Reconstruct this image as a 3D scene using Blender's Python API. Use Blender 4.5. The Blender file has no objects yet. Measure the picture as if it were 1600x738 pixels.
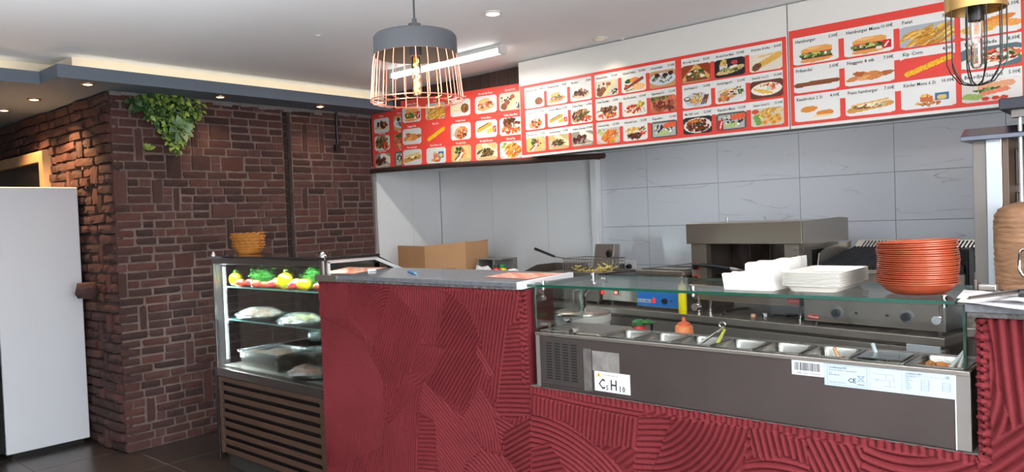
import bpy, bmesh, math, random
import numpy as np
from mathutils import Matrix, Vector
from math import radians, sin, cos, pi, atan2, hypot, sqrt
rnd = random.Random(7)
nrs = np.random.RandomState(5)
C = bpy.context.scene.collection
S = bpy.context.scene

# ------------------------------------------------------------------ camera
YAW, PITCH, ROLL, FOC = radians(-41.5), radians(-1.41), radians(-2.17), 1189.0
CAM = np.array([0, 0, 1.55])
FW = np.array([sin(YAW)*cos(PITCH), cos(YAW)*cos(PITCH), sin(PITCH)])
RT = np.cross(FW, [0, 0, 1]); RT /= np.linalg.norm(RT); UP = np.cross(RT, FW)
RT, UP = cos(ROLL)*RT+sin(ROLL)*UP, -sin(ROLL)*RT+cos(ROLL)*UP
cam = bpy.data.cameras.new('camera'); cam.sensor_width = 36; cam.lens = FOC/1600*36
cam.clip_start = .05; cam.clip_end = 100
co = bpy.data.objects.new('camera', cam); C.objects.link(co); S.camera = co
co.matrix_world = Matrix(((RT[0], UP[0], -FW[0], CAM[0]), (RT[1], UP[1], -FW[1], CAM[1]),
                          (RT[2], UP[2], -FW[2], CAM[2]), (0, 0, 0, 1)))
# ------------------------------------------------------------------ world, light, exposure
S.view_settings.view_transform = 'Standard'; S.view_settings.look = 'None'
S.view_settings.gamma = 1; S.view_settings.use_curve_mapping = False
S.view_settings.exposure = 0.8
w = bpy.data.worlds.new('world'); S.world = w; w.use_nodes = True
w.node_tree.nodes['Background'].inputs[0].default_value = (.78, .88, 1, 1)
w.node_tree.nodes['Background'].inputs[1].default_value = .5

def area(name, loc, target, sx, sy, power, col=(1, 1, 1), spread=180):
    l = bpy.data.lights.new(name, 'AREA'); l.shape = 'RECTANGLE'; l.size = sx; l.size_y = sy
    l.energy = power; l.color = col; l.spread = radians(spread)
    o = bpy.data.objects.new(name, l); C.objects.link(o); o.location = loc
    o.rotation_euler = (Vector(target)-Vector(loc)).to_track_quat('-Z', 'Y').to_euler()
    return o
# daylight entering through the glazed shop front behind the camera, and an added fill for the ceiling
area('daylight_shopfront', (.6, -2.9, 1.55), (.3, 3, 1.5), 4.0, 2.2, 15, (.93, .97, 1))
area('ceiling_fill', (-.2, -1.5, .03), (-.2, -1.5, 3), 5.2, 2.4, 400, (.95, .98, 1), 132)  # added fill just above the floor, facing up to brighten the ceiling
area('daylight_side_window', (2.5, .7, 1.6), (-1, 2.6, 1.4), 2.4, 1.7, 100, (.97, .98, 1))
# unseen fill light added over the kitchen, behind the menu fascia
area('kitchen_fill_light', (-1.7, 4.62, 2.62), (-1.7, 4.55, 0), 2.6, .08, 4, (.98, .98, 1))

def spot(name, loc, power, col, ang=110, r=.035):
    l = bpy.data.lights.new(name, 'SPOT'); l.energy = power; l.color = col
    l.spot_size = radians(ang); l.spot_blend = .6; l.shadow_soft_size = r
    o = bpy.data.objects.new(name, l); C.objects.link(o); o.location = loc
    return o

# ------------------------------------------------------------------ helpers
def P(px, py, axis, val):
    """point on the sight line of a photograph pixel where coordinate `axis` equals val"""
    d = FW+RT*(px-800)/FOC-UP*(py-369)/FOC
    return CAM+d*(val-CAM[axis])/d[axis]
TH = radians(-9.7)
WM = Matrix.Translation((-3.152, 4.409, 0)) @ Matrix.Rotation(TH, 4, 'Z')      # frame of the kitchen worktop (u along, v deep)
WI = WM.inverted()
def PW(px, py, v):
    d = FW+RT*(px-800)/FOC-UP*(py-369)/FOC
    n = np.array([-sin(TH), cos(TH), 0]); a = np.array(WM.translation)+v*n
    q = CAM+d*(((a-CAM)@n)/(d@n)); return np.array(WI @ Vector(q))

def lin(c):
    return tuple((x/255/12.92 if x/255 <= .04045 else ((x/255+.055)/1.055)**2.4) for x in c)

MATS = {}
def mat(name, rgb, rough=.5, metal=0, bump=0, bscale=30, var=0, vscale=8, rand=0, spec=.5, emit=0, coat=0, stretch=None, alpha=None, noise_rough=0):
    if name in MATS: return MATS[name]
    m = bpy.data.materials.new(name); m.use_nodes = True; nt = m.node_tree; N = nt.nodes; L = nt.links
    b = N['Principled BSDF']; c = (*lin(rgb), 1)
    b.inputs['Base Color'].default_value = c; b.inputs['Roughness'].default_value = rough
    b.inputs['Metallic'].default_value = metal; b.inputs['Specular IOR Level'].default_value = spec
    if coat: b.inputs['Coat Weight'].default_value = coat; b.inputs['Coat Roughness'].default_value = .08
    tc = N.new('ShaderNodeTexCoord'); mp = N.new('ShaderNodeMapping'); L.new(tc.outputs['Object'], mp.inputs[0])
    if stretch: mp.inputs['Scale'].default_value = stretch
    vec = mp.outputs[0]
    if rand:
        oi = N.new('ShaderNodeObjectInfo'); va = N.new('ShaderNodeVectorMath'); va.operation = 'ADD'
        ml = N.new('ShaderNodeVectorMath'); ml.operation = 'SCALE'; ml.inputs['Scale'].default_value = 37
        cb = N.new('ShaderNodeCombineXYZ')
        for i in range(3): L.new(oi.outputs['Random'], cb.inputs[i])
        L.new(cb.outputs[0], ml.inputs[0]); L.new(vec, va.inputs[0]); L.new(ml.outputs[0], va.inputs[1]); vec = va.outputs[0]
    col = None
    if var or rand:
        hs = N.new('ShaderNodeHueSaturation'); hs.inputs['Color'].default_value = c
        acc = None
        if var:
            nz = N.new('ShaderNodeTexNoise'); nz.inputs['Scale'].default_value = vscale; nz.inputs['Detail'].default_value = 5
            L.new(vec, nz.inputs['Vector'])
            mr = N.new('ShaderNodeMapRange'); mr.inputs[1].default_value = .25; mr.inputs[2].default_value = .75
            mr.inputs[3].default_value = 1-var; mr.inputs[4].default_value = 1+var
            L.new(nz.outputs['Fac'], mr.inputs[0]); acc = mr.outputs[0]
        if rand:
            mr2 = N.new('ShaderNodeMapRange'); mr2.inputs[3].default_value = 1-rand; mr2.inputs[4].default_value = 1+rand
            L.new(oi.outputs['Random'], mr2.inputs[0])
            if acc:
                mu = N.new('ShaderNodeMath'); mu.operation = 'MULTIPLY'; L.new(acc, mu.inputs[0]); L.new(mr2.outputs[0], mu.inputs[1]); acc = mu.outputs[0]
            else: acc = mr2.outputs[0]
        L.new(acc, hs.inputs['Value']); L.new(hs.outputs[0], b.inputs['Base Color'])
    if bump:
        bz = N.new('ShaderNodeTexNoise'); bz.inputs['Scale'].default_value = bscale; bz.inputs['Detail'].default_value = 6
        L.new(vec, bz.inputs['Vector']); bp = N.new('ShaderNodeBump'); bp.inputs['Strength'].default_value = bump
        bp.inputs['Distance'].default_value = .01
        L.new(bz.outputs['Fac'], bp.inputs['Height']); L.new(bp.outputs[0], b.inputs['Normal'])
    if noise_rough:
        rz = N.new('ShaderNodeTexNoise'); rz.inputs['Scale'].default_value = 6; rz.inputs['Detail'].default_value = 6
        L.new(vec, rz.inputs['Vector']); rr = N.new('ShaderNodeMapRange')
        rr.inputs[3].default_value = max(.02, rough-noise_rough); rr.inputs[4].default_value = rough+noise_rough
        L.new(rz.outputs['Fac'], rr.inputs[0]); L.new(rr.outputs[0], b.inputs['Roughness'])
    if emit:
        b.inputs['Emission Color'].default_value = c; b.inputs['Emission Strength'].default_value = emit
    MATS[name] = m; return m

def glass(name, tint=(.975, .992, .986), refl=.6, rough=.01):
    if name in MATS: return MATS[name]
    m = bpy.data.materials.new(name); m.use_nodes = True; nt = m.node_tree; N = nt.nodes; L = nt.links
    N.remove(N['Principled BSDF'])
    t = N.new('ShaderNodeBsdfTransparent'); t.inputs[0].default_value = (*tint, 1)
    g = N.new('ShaderNodeBsdfGlossy'); g.inputs['Roughness'].default_value = rough
    f = N.new('ShaderNodeFresnel'); f.inputs[0].default_value = 1.5
    mu = N.new('ShaderNodeMath'); mu.operation = 'MULTIPLY'; mu.inputs[1].default_value = refl; mu.use_clamp = True
    mx = N.new('ShaderNodeMixShader'); L.new(f.outputs[0], mu.inputs[0]); L.new(mu.outputs[0], mx.inputs[0])
    L.new(t.outputs[0], mx.inputs[1]); L.new(g.outputs[0], mx.inputs[2]); L.new(mx.outputs[0], N['Material Output'].inputs[0])
    MATS[name] = m; return m

def film(name):
    """cling film: mostly clear, wrinkled and glossy"""
    if name in MATS: return MATS[name]
    m = bpy.data.materials.new(name); m.use_nodes = True; nt = m.node_tree; N = nt.nodes; L = nt.links
    N.remove(N['Principled BSDF'])
    t = N.new('ShaderNodeBsdfTransparent'); t.inputs[0].default_value = (.97, .98, .98, 1)
    g = N.new('ShaderNodeBsdfGlossy'); g.inputs['Roughness'].default_value = .12
    tc = N.new('ShaderNodeTexCoord'); nz = N.new('ShaderNodeTexNoise'); nz.inputs['Scale'].default_value = 26; nz.inputs['Detail'].default_value = 4
    nz.inputs['Distortion'].default_value = 1.5
    L.new(tc.outputs['Object'], nz.inputs['Vector'])
    bp = N.new('ShaderNodeBump'); bp.inputs['Strength'].default_value = 1; bp.inputs['Distance'].default_value = .03; L.new(nz.outputs['Fac'], bp.inputs['Height'])
    L.new(bp.outputs[0], g.inputs['Normal'])
    rp = N.new('ShaderNodeMapRange'); rp.inputs[1].default_value = .42; rp.inputs[2].default_value = .62; rp.inputs[3].default_value = .06; rp.inputs[4].default_value = .6
    L.new(nz.outputs['Fac'], rp.inputs[0])
    df = N.new('ShaderNodeBsdfDiffuse'); df.inputs[0].default_value = (.86, .9, .92, 1); gd = N.new('ShaderNodeMixShader'); gd.inputs[0].default_value = .5
    L.new(g.outputs[0], gd.inputs[1]); L.new(df.outputs[0], gd.inputs[2])
    mx = N.new('ShaderNodeMixShader'); L.new(rp.outputs[0], mx.inputs[0])
    L.new(t.outputs[0], mx.inputs[1]); L.new(gd.outputs[0], mx.inputs[2]); L.new(mx.outputs[0], N['Material Output'].inputs[0])
    MATS[name] = m; return m

def vmat(name, rough=.4, coat=0):
    """print: colour comes from the printed picture (a colour attribute)"""
    if name in MATS: return MATS[name]
    m = bpy.data.materials.new(name); m.use_nodes = True; N = m.node_tree.nodes
    a = N.new('ShaderNodeVertexColor'); a.layer_name = 'print'
    b = N['Principled BSDF']; b.inputs['Roughness'].default_value = rough; b.inputs['Specular IOR Level'].default_value = .25
    m.node_tree.links.new(a.outputs[0], b.inputs['Base Color']); MATS[name] = m; return m

def marble(name, base, vein):
    m = mat(name, base, .22, rand=.02); N = m.node_tree.nodes; L = m.node_tree.links; b = N['Principled BSDF']
    tc = N.new('ShaderNodeTexCoord'); oi = N.new('ShaderNodeObjectInfo'); mp = N.new('ShaderNodeMapping')
    cb = N.new('ShaderNodeCombineXYZ'); mm = N.new('ShaderNodeMath'); mm.operation = 'MULTIPLY'; mm.inputs[1].default_value = 91
    L.new(oi.outputs['Random'], mm.inputs[0])
    for i in range(3): L.new(mm.outputs[0], cb.inputs[i])
    L.new(tc.outputs['Object'], mp.inputs[0]); L.new(cb.outputs[0], mp.inputs['Location']); mp.inputs['Rotation'].default_value = (0, -.75, 0); mp.inputs['Scale'].default_value = (.8, 1, 4.2)
    n = N.new('ShaderNodeTexNoise'); n.inputs['Scale'].default_value = 1.7; n.inputs['Detail'].default_value = 3; n.inputs['Distortion'].default_value = .25
    L.new(mp.outputs[0], n.inputs['Vector'])
    s = N.new('ShaderNodeMath'); s.operation = 'SUBTRACT'; s.inputs[1].default_value = .5; a = N.new('ShaderNodeMath'); a.operation = 'ABSOLUTE'
    L.new(n.outputs['Fac'], s.inputs[0]); L.new(s.outputs[0], a.inputs[0])
    n2 = N.new('ShaderNodeTexNoise'); n2.inputs['Scale'].default_value = 1.7; L.new(mp.outputs[0], n2.inputs['Vector'])
    r = N.new('ShaderNodeMapRange'); r.inputs[1].default_value = 0; r.inputs[2].default_value = .016; r.inputs[3].default_value = 1; r.inputs[4].default_value = 0
    L.new(a.outputs[0], r.inputs[0]); r2 = N.new('ShaderNodeMapRange'); r2.inputs[1].default_value = .5; r2.inputs[2].default_value = .66; r2.inputs[3].default_value = 0; r2.inputs[4].default_value = 1
    L.new(n2.outputs['Fac'], r2.inputs[0]); ml = N.new('ShaderNodeMath'); ml.operation = 'MULTIPLY'; L.new(r.outputs[0], ml.inputs[0]); L.new(r2.outputs[0], ml.inputs[1])
    mx = N.new('ShaderNodeMix'); mx.data_type = 'RGBA'; mx.inputs[6].default_value = (*lin(base), 1); mx.inputs[7].default_value = (*lin(vein), 1)
    L.new(ml.outputs[0], mx.inputs[0]); L.new(mx.outputs[2], b.inputs['Base Color']); return m

def world_of(o):
    m = Matrix.Identity(4)
    while o: m = o.matrix_basis @ m; o = o.parent
    return m

def tag(o, label=None, cat=None, group=None, kind=None):
    if label: o['label'] = label
    if cat: o['category'] = cat
    if group: o['group'] = group
    if kind: o['kind'] = kind
    return o
def thing(name, label, cat, loc, group=None, rz=0):
    o = bpy.data.objects.new(name, None); o.empty_display_size = .1; C.objects.link(o); o.location = loc; o.rotation_euler = (0, 0, rz)
    return tag(o, label, cat, group)

class MB:
    """collects simple shapes given in world (or M-frame) coordinates; build() links them as ONE mesh object"""
    def __init__(s, M=None): s.v = []; s.f = []; s.mi = []; s.M = M; s.cur = 0
    def add(s, vs, fs):
        n = len(s.v); s.v += [tuple(map(float, q)) for q in vs]; s.f += [tuple(i+n for i in f) for f in fs]; s.mi += [s.cur]*len(fs); return s
    def box(s, a, b):
        x0, y0, z0 = a; x1, y1, z1 = b
        x0, x1 = sorted((x0, x1)); y0, y1 = sorted((y0, y1)); z0, z1 = sorted((z0, z1))
        return s.add([(x0, y0, z0), (x1, y0, z0), (x1, y1, z0), (x0, y1, z0), (x0, y0, z1), (x1, y0, z1), (x1, y1, z1), (x0, y1, z1)],
                     [(0, 3, 2, 1), (4, 5, 6, 7), (0, 1, 5, 4), (1, 2, 6, 5), (2, 3, 7, 6), (3, 0, 4, 7)])
    def prism(s, poly, axis, a, b):
        """poly: 2-D outline in the two remaining axes (in x,y,z order), extruded along axis from a to b"""
        n = len(poly)
        def p(q, t): r = list(q); r.insert(axis, t); return r
        vs = [p(q, a) for q in poly]+[p(q, b) for q in poly]
        fs = [tuple(range(n))[::-1], tuple(range(n, 2*n))]+[(i, (i+1) % n, (i+1) % n+n, i+n) for i in range(n)]
        return s.add(vs, fs)
    def cone(s, p0, p1, r0, r1=None, n=16, caps=True):
        r1 = r0 if r1 is None else r1
        p0 = np.array(p0, float); p1 = np.array(p1, float); d = p1-p0; d /= np.linalg.norm(d)
        a = np.cross(d, [0, 0, 1] if abs(d[2]) < .9 else [1, 0, 0]); a /= np.linalg.norm(a); b = np.cross(d, a)
        vs = []
        for p, r in ((p0, r0), (p1, r1)): vs += [p+r*(cos(2*pi*i/n)*a+sin(2*pi*i/n)*b) for i in range(n)]
        fs = [(i, (i+1) % n, (i+1) % n+n, i+n) for i in range(n)]
        if caps: fs += [tuple(range(n))[::-1], tuple(range(n, 2*n))]
        return s.add(vs, fs)
    def tube(s, pts, r, n=8, closed=False):
        pts = [np.array(p, float) for p in pts]; m = len(pts); vs = []; prev = None
        for i, p in enumerate(pts):
            if closed: t = pts[(i+1) % m]-pts[i-1]
            else: t = pts[min(i+1, m-1)]-pts[max(i-1, 0)]
            t = t/np.linalg.norm(t)
            if prev is None:
                a = np.cross(t, [0, 0, 1] if abs(t[2]) < .9 else [1, 0, 0])
            else: a = prev-t*(prev@t)
            a = a/np.linalg.norm(a); prev = a; b = np.cross(t, a)
            rr = r[i] if hasattr(r, '__len__') else r
            vs += [p+rr*(cos(2*pi*k/n)*a+sin(2*pi*k/n)*b) for k in range(n)]
        fs = []
        for i in range(m if closed else m-1):
            j = (i+1) % m
            fs += [(i*n+k, i*n+(k+1) % n, j*n+(k+1) % n, j*n+k) for k in range(n)]
        if not closed: fs += [tuple(range(n))[::-1], tuple(range((m-1)*n, m*n))]
        return s.add(vs, fs)
    def lathe(s, prof, c=(0, 0, 0), n=24, sx=1, sy=1):
        vs = []; m = len(prof)
        for r, z in prof: vs += [(c[0]+sx*r*cos(2*pi*k/n), c[1]+sy*r*sin(2*pi*k/n), c[2]+z) for k in range(n)]
        fs = [(i*n+k, i*n+(k+1) % n, (i+1)*n+(k+1) % n, (i+1)*n+k) for i in range(m-1) for k in range(n)]
        if prof[0][0] > 1e-6: fs.append(tuple(range(n))[::-1])
        if prof[-1][0] > 1e-6: fs.append(tuple(range((m-1)*n, m*n)))
        return s.add(vs, fs)
    def ball(s, c, r, n=12, sq=(1, 1, 1), f=None):
        vs = []; m = n//2+1
        for i in range(m):
            t = pi*i/(m-1)
            for k in range(n):
                q = np.array([sin(t)*cos(2*pi*k/n), sin(t)*sin(2*pi*k/n), -cos(t)])
                if f: q = f(q)
                vs.append(np.array(c)+r*q*np.array(sq))
        fs = [(i*n+k, i*n+(k+1) % n, (i+1)*n+(k+1) % n, (i+1)*n+k) for i in range(m-1) for k in range(n)]
        return s.add(vs, fs)
    def sheet(s, nu, nv, fn):
        vs = [fn(i/(nu-1), j/(nv-1)) for j in range(nv) for i in range(nu)]
        fs = [(j*nu+i, j*nu+i+1, (j+1)*nu+i+1, (j+1)*nu+i) for j in range(nv-1) for i in range(nu-1)]
        return s.add(vs, fs)
    def build(s, name, m, parent=None, origin=None, smooth=False, bevel=0, solid=0, label=None, angle=40):
        me = bpy.data.meshes.new(name)
        V = np.array(s.v)
        if s.M is not None:
            A = np.array(s.M); V = V@A[:3, :3].T+A[:3, 3]
        if parent is not None:
            A = np.array(world_of(parent).inverted()); V = V@A[:3, :3].T+A[:3, 3]
        o = bpy.data.objects.new(name, me)
        if origin is not None:
            V = V-np.array(origin); o.location = origin
        me.from_pydata(V.tolist(), [], s.f)
        ms = m if isinstance(m, (list, tuple)) else [m]
        for q in ms: me.materials.append(q)
        if len(ms) > 1: me.polygons.foreach_set('material_index', s.mi)
        if smooth:
            me.polygons.foreach_set('use_smooth', [True]*len(me.polygons)); me.set_sharp_from_angle(angle=radians(angle))
        me.update(); C.objects.link(o)
        if parent is not None: o.parent = parent
        if solid:
            d = o.modifiers.new('thickness', 'SOLIDIFY'); d.thickness = solid; d.offset = 0
        if bevel:
            d = o.modifiers.new('bevel', 'BEVEL'); d.width = bevel; d.segments = 2; d.limit_method = 'ANGLE'; d.harden_normals = False
        if label: o['label'] = label
        return o
def structure(name, mb, m, **k):
    return tag(mb.build(name, m, **k), kind='structure')
def copy_tree(o, parent=None, loc=None):
    c = o.copy(); C.objects.link(c); c.parent = parent
    if loc is not None: c.location = loc
    for ch in list(o.children): copy_tree(ch, c)
    return c

# glyph outlines from Blender's built-in font, made once; lettering() sets words out of them
CH = sorted(set("ABCDEFGHIJKLMNOPQRSTUVWXYZabcdefghijklmnopqrstuvwxyz0123456789.,€:-öüÖÜ/"))
GL = {}
def _glyphs():
    obs = []
    for t in ['HH']+['H'+c+'H' for c in CH]+CH:
        cu = bpy.data.curves.new('glyph', 'FONT'); cu.body = t; cu.resolution_u = 1; cu.size = 1; cu.offset = .014
        o = bpy.data.objects.new('glyph', cu); C.objects.link(o); obs.append((t, o))
    bpy.context.view_layer.update(); dg = bpy.context.evaluated_depsgraph_get(); R = {}
    for t, o in obs:
        me = o.evaluated_get(dg).to_mesh()
        R[t] = ([tuple(v.co) for v in me.vertices], [tuple(p.vertices) for p in me.polygons]); o.evaluated_get(dg).to_mesh_clear()
    wd = lambda t: max(v[0] for v in R[t][0])-min(v[0] for v in R[t][0])
    for c in CH: GL[c] = (R[c][0], R[c][1], wd('H'+c+'H')-wd('HH'))
    for t, o in obs:
        cu = o.data; bpy.data.objects.remove(o); bpy.data.curves.remove(cu)
_glyphs()
def lettering(mb, text, o, ex, ez, size, align='l', sq=1.0):
    """append flat letters to mb: o = left end of the base line, ex / ez = unit vectors along and up; sq squeezes the width"""
    W = sum(GL[c][2] if c != ' ' else .3 for c in text)*size*sq
    o = np.array(o, float); ex = np.array(ex, float); ez = np.array(ez, float); x = {'l': 0, 'c': -W/2, 'r': -W}[align]
    for c in text:
        if c == ' ': x += .3*size*sq; continue
        v, f, a = GL[c]
        mb.add([o+ex*(x+q[0]*size*sq)+ez*q[1]*size for q in v], f); x += a*size*sq
    return mb
EX, EZ = (1, 0, 0), (0, 0, 1)

# shared materials
steel = mat('brushed_steel', (188, 181, 172), .3, .88, var=.06, vscale=3, noise_rough=.08)
steel_d = mat('dark_brushed_steel', (118, 110, 104), .32, .8, var=.16, vscale=3.5, stretch=(1, 1, 2), noise_rough=.1)
chrome = mat('polished_steel', (215, 213, 210), .12, 1)
black = mat('black_plastic', (22, 22, 23), .4)
blackm = mat('black_metal', (18, 17, 17), .35, .3)
white = mat('white_paint', (226, 227, 228), .45)
dark = mat('dark_void', (12, 11, 11), .8)
G = glass('clear_glass'); GE = mat('green_glass_edge', (8, 74, 58), .08, spec=.8, coat=.5)

# ================================================================== the setting
tile_f = mat('dark_floor_tile', (50, 44, 42), .28, var=.25, vscale=5, rand=.1)
joint_f = mat('floor_joint', (92, 84, 78), .8)
fl = structure('floor', MB().box((-9, -3, -.1), (2.6, 5.4, -.004)), mat('floor_base', (66, 59, 55), .5, var=.2), origin=(0, 0, 0))
fj = MB().box((-6.9, .35, -.004), (-3.2, 2.85, -.0015)).build('joint_mortar', joint_f, fl)
tm = None
for i in range(6):
    for j in range(4):
        x = -5.07+(i-3)*.603; y = 2.2+(j-3)*.603
        if tm is None:
            t = MB().box((-.2985, -.2985, -.004), (.2985, .2985, 0)).build('floor_tile', tile_f, fl, bevel=.0015); tm = t
        else:
            t = tm.copy(); C.objects.link(t); t.parent = fl
        t.location = (x+.3015, y+.3015, 0)

ceil_m = mat('ceiling_paint', (240, 242, 245), .7, var=.03, vscale=1)
zc = 2.69
cb = MB().prism([(-5.37, 1.835), (-5.37, 5.4), (2.6, 5.4), (2.6, -3), (-5.71, -3), (-5.71, 1.835)], 2, zc, zc+.06)
structure('ceiling', cb, ceil_m)
sof = mat('blue_grey_soffit', (98, 109, 122), .7)
sb = MB().prism([(-5.236, 1.715), (-5.236, 4.4), (-9, 4.4), (-9, -3), (-5.56, -3), (-5.56, 1.715)], 2, 2.53, 2.545)
sb.box((-5.256, 1.715, 2.545), (-5.236, 4.4, 2.612)).box((-5.56, 1.715, 2.545), (-5.256, 1.735, 2.612)).box((-5.58, -3, 2.545), (-5.56, 1.735, 2.612))
structure('trim_1', sb, sof, label='blue grey dropped soffit along the brick wall')
cove = mat('cream_cove', (240, 228, 205), .7)
structure('trim_2', MB().prism([(-5.36, 1.845), (-5.36, 4.4), (-9, 4.4), (-9, -3), (-5.7, -3), (-5.7, 1.845)], 2, 2.5455, zc+.01), cove, label='cream riser of the lit ceiling cove')
for n, loc, tg, sx, sy, pw in (('cove_strip_light', (-5.275, 3.08, 2.562), (-5.36, 3.08, 2.62), 2.55, .02, .75), ('cove_strip_light', (-5.6, -.2, 2.562), (-5.7, -.2, 2.62), 3.6, .02, 1.0)):
    a = area(n, loc, tg, sy, sx, pw, (1, .9, .72))
    a.rotation_euler = (0, radians(124), 0)

# ---- brick walls: every visible brick is a part
mort = mat('mortar', (104, 88, 82), .9, bump=.6, bscale=60, var=.25, vscale=14)
brick_m = [mat('brick_face', (70, 43, 40), .85, bump=.5, bscale=55, var=.28, vscale=16, rand=.28),
           mat('brick_face_brown', (60, 38, 36), .85, bump=.5, bscale=55, var=.3, vscale=14, rand=.25),
           mat('brick_face_red', (80, 47, 42), .85, bump=.6, bscale=45, var=.25, vscale=14, rand=.2)]
def brick_mesh(seed, rough=.05):
    r = random.Random(seed); bm = bmesh.new()
    nx = 4
    # rough cuboid, unit size, front face (+x) chipped and pillowed; 1 = length (y), 2 = height (z)
    vs = {}
    for k in range(2):
        for j in range(3):
            for i in range(nx+1):
                y = i/nx-.5; z = j/2-.5
                e = (abs(y) > .49)+(abs(z) > .49)
                if k: x = .5-.05*e+r.uniform(-.05, .04); y += r.uniform(-.014, .014)*(1.6 if e else 1)-(.012*e if y > 0 else -.012*e)*(abs(y) > .49); z += r.uniform(-rough, rough)*.8
                else: x = -.5
                vs[k, j, i] = bm.verts.new((x, y, z))
    F = lambda *a: bm.faces.new([vs[q] for q in a])
    for j in range(2):
        for i in range(nx):
            F((1, j, i), (1, j, i+1), (1, j+1, i+1), (1, j+1, i))
    for i in range(nx):
        F((0, 0, i), (0, 0, i+1), (1, 0, i+1), (1, 0, i)); F((1, 2, i), (1, 2, i+1), (0, 2, i+1), (0, 2, i))
    for j in range(2):
        F((0, j+1, 0), (0, j, 0), (1, j, 0), (1, j+1, 0)); F((0, j, nx), (0, j+1, nx), (1, j+1, nx), (1, j, nx))
    me = bpy.data.meshes.new('brick'); bm.normal_update(); bm.to_mesh(me); bm.free()
    return me
BM = []
for q in range(12):
    me = brick_mesh(q, .05 if q < 8 else .11); me.materials.append(brick_m[q % 3]); BM.append(me)

def lay(length, height, course, special, lmin, lmax, seed):
    """courses of bricks with upright soldiers and bigger stones dropped in; returns (y0, y1, z0, z1)"""
    r = random.Random(seed); out = []
    nc = int(height/course); occ = [[] for _ in range(nc)]
    for (y, c0, wd, h) in special:
        if all(not (a < y+wd and y < b) for c in range(c0, min(nc, c0+h)) for a, b in occ[c]):
            for c in range(c0, min(nc, c0+h)): occ[c].append((y, y+wd))
            out.append((y, y+wd, c0*course, min(nc, c0+h)*course))
    for c in range(nc):
        cuts = sorted(occ[c]); free = []; p = 0
        for a, b in cuts: free.append((p, a)); p = b
        free.append((p, length))
        for a, b in free:
            y = a
            if b-a < .03: continue
            while y < b-.001:
                l = r.choice([r.uniform(lmin, lmax), r.uniform(lmin, lmax), r.uniform(.5*lmin, lmin)])
                if b-(y+l) < .5*lmin: l = b-y
                out.append((y, y+l, c*course, (c+1)*course)); y += l
    return out
BRICKS = []
wl = structure('wall_left', MB().box((-5.95, 2.15, 0), (-5.572, 3.49, 2.53)).box((-5.95, 3.565, 0), (-5.572, 4.40, 2.53)).box((-5.95, 3.49, 0), (-5.64, 3.565, 2.53)), mort, origin=(0, 0, 0))
sp = []
for _ in range(11): sp.append((rnd.uniform(.08, 1.25), rnd.randint(0, 36), rnd.uniform(.06, .085), rnd.choice([3, 3, 4])))
for _ in range(10): sp.append((rnd.uniform(.3, 1.2), rnd.randint(8, 38), rnd.uniform(.15, .21), 2))
for _ in range(6): sp.append((rnd.uniform(1.5, 2.15), rnd.randint(14, 38), rnd.uniform(.05, .08), rnd.choice([3, 4])))
sp = [(0, 29, .1, 4), (.0, 18, .07, 3), (.27, 29, .085, 3), (.42, 28, .06, 3), (.38, 32, .12, 3)]+[(1.361, 0, .075, 43)]+sp
lst = [b for b in lay(2.262, 2.53, .0602, sp, .13, .22, 11) if not (abs(b[0]-1.361) < .002 and b[3]-b[2] > .5)]
def visible_left(b): return not (b[3] < 1.3 and b[0] > .66)
big = [b for b in lst if visible_left(b)]; rest = [b for b in lst if not visible_left(b)]
big.sort(key=lambda b: -(b[1]-b[0])*(b[3]-b[2])/(b[0]+6)**2)
rest += big[299:]; big = big[:299]
def put_brick(b, parent, kind, r):
    o = bpy.data.objects.new('brick', BM[r.randrange(8) if kind == 'l' else r.randrange(12)]); C.objects.link(o); o.parent = parent
    y0, y1, z0, z1 = b; j = r.uniform(.011, .018); dz = r.uniform(-.002, .002)
    if kind == 'l':
        pr = r.choice([.0, .003, .006, .008, .012]) if b[0] < 1.2 else r.choice([0, .002, .004])
        o.scale = (.05, y1-y0-j, z1-z0-j); o.location = (-5.566+pr-.025, 2.129+(y0+y1)/2, (z0+z1)/2+dz)
        o.rotation_euler = (r.uniform(-.012, .012), 0, r.uniform(-.012, .012))
    else:
        pr = r.uniform(0, .028); dp = .06+pr
        o.scale = (dp, y1-y0-j*1.2, z1-z0-j*1.2); o.location = (-5.562-(y0+y1)/2, 2.128-pr+dp/2, (z0+z1)/2+dz)
        o.rotation_euler = (r.uniform(-.06, .06), r.uniform(-.05, .05), -pi/2+r.uniform(-.05, .05))
    return o
r9 = random.Random(3)
for b in big: put_brick(b, wl, 'l', r9)
def join_bricks(lst, parent, name):
    mb = MB()
    for (y0, y1, z0, z1) in lst: mb.box((-5.6, 2.129+y0+.005, z0+.005), (-5.566, 2.129+y1-.005, z1-.005))
    tag(mb.build(name, brick_m[0], parent), kind='stuff')
join_bricks(rest, wl, 'brick_infill')
# dark recessed bricks inside the chase in the wall
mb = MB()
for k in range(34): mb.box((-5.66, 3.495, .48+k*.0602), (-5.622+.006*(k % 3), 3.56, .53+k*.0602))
mb.build('chase_filling', mat('dark_chase_brick', (40, 27, 25), .9, bump=.4), wl)
# ragged mortar strip where the wall meets the soffit
mb = MB()
for k in range(30):
    y = 2.14+k*.075; mb.box((-5.60, y, 2.515-rnd.uniform(0, .025)), (-5.555+rnd.uniform(0, .012), y+.08, 2.53))
mb.build('mortar_edge', mat('grey_mortar', (112, 108, 106), .9, bump=.5), wl)

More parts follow.
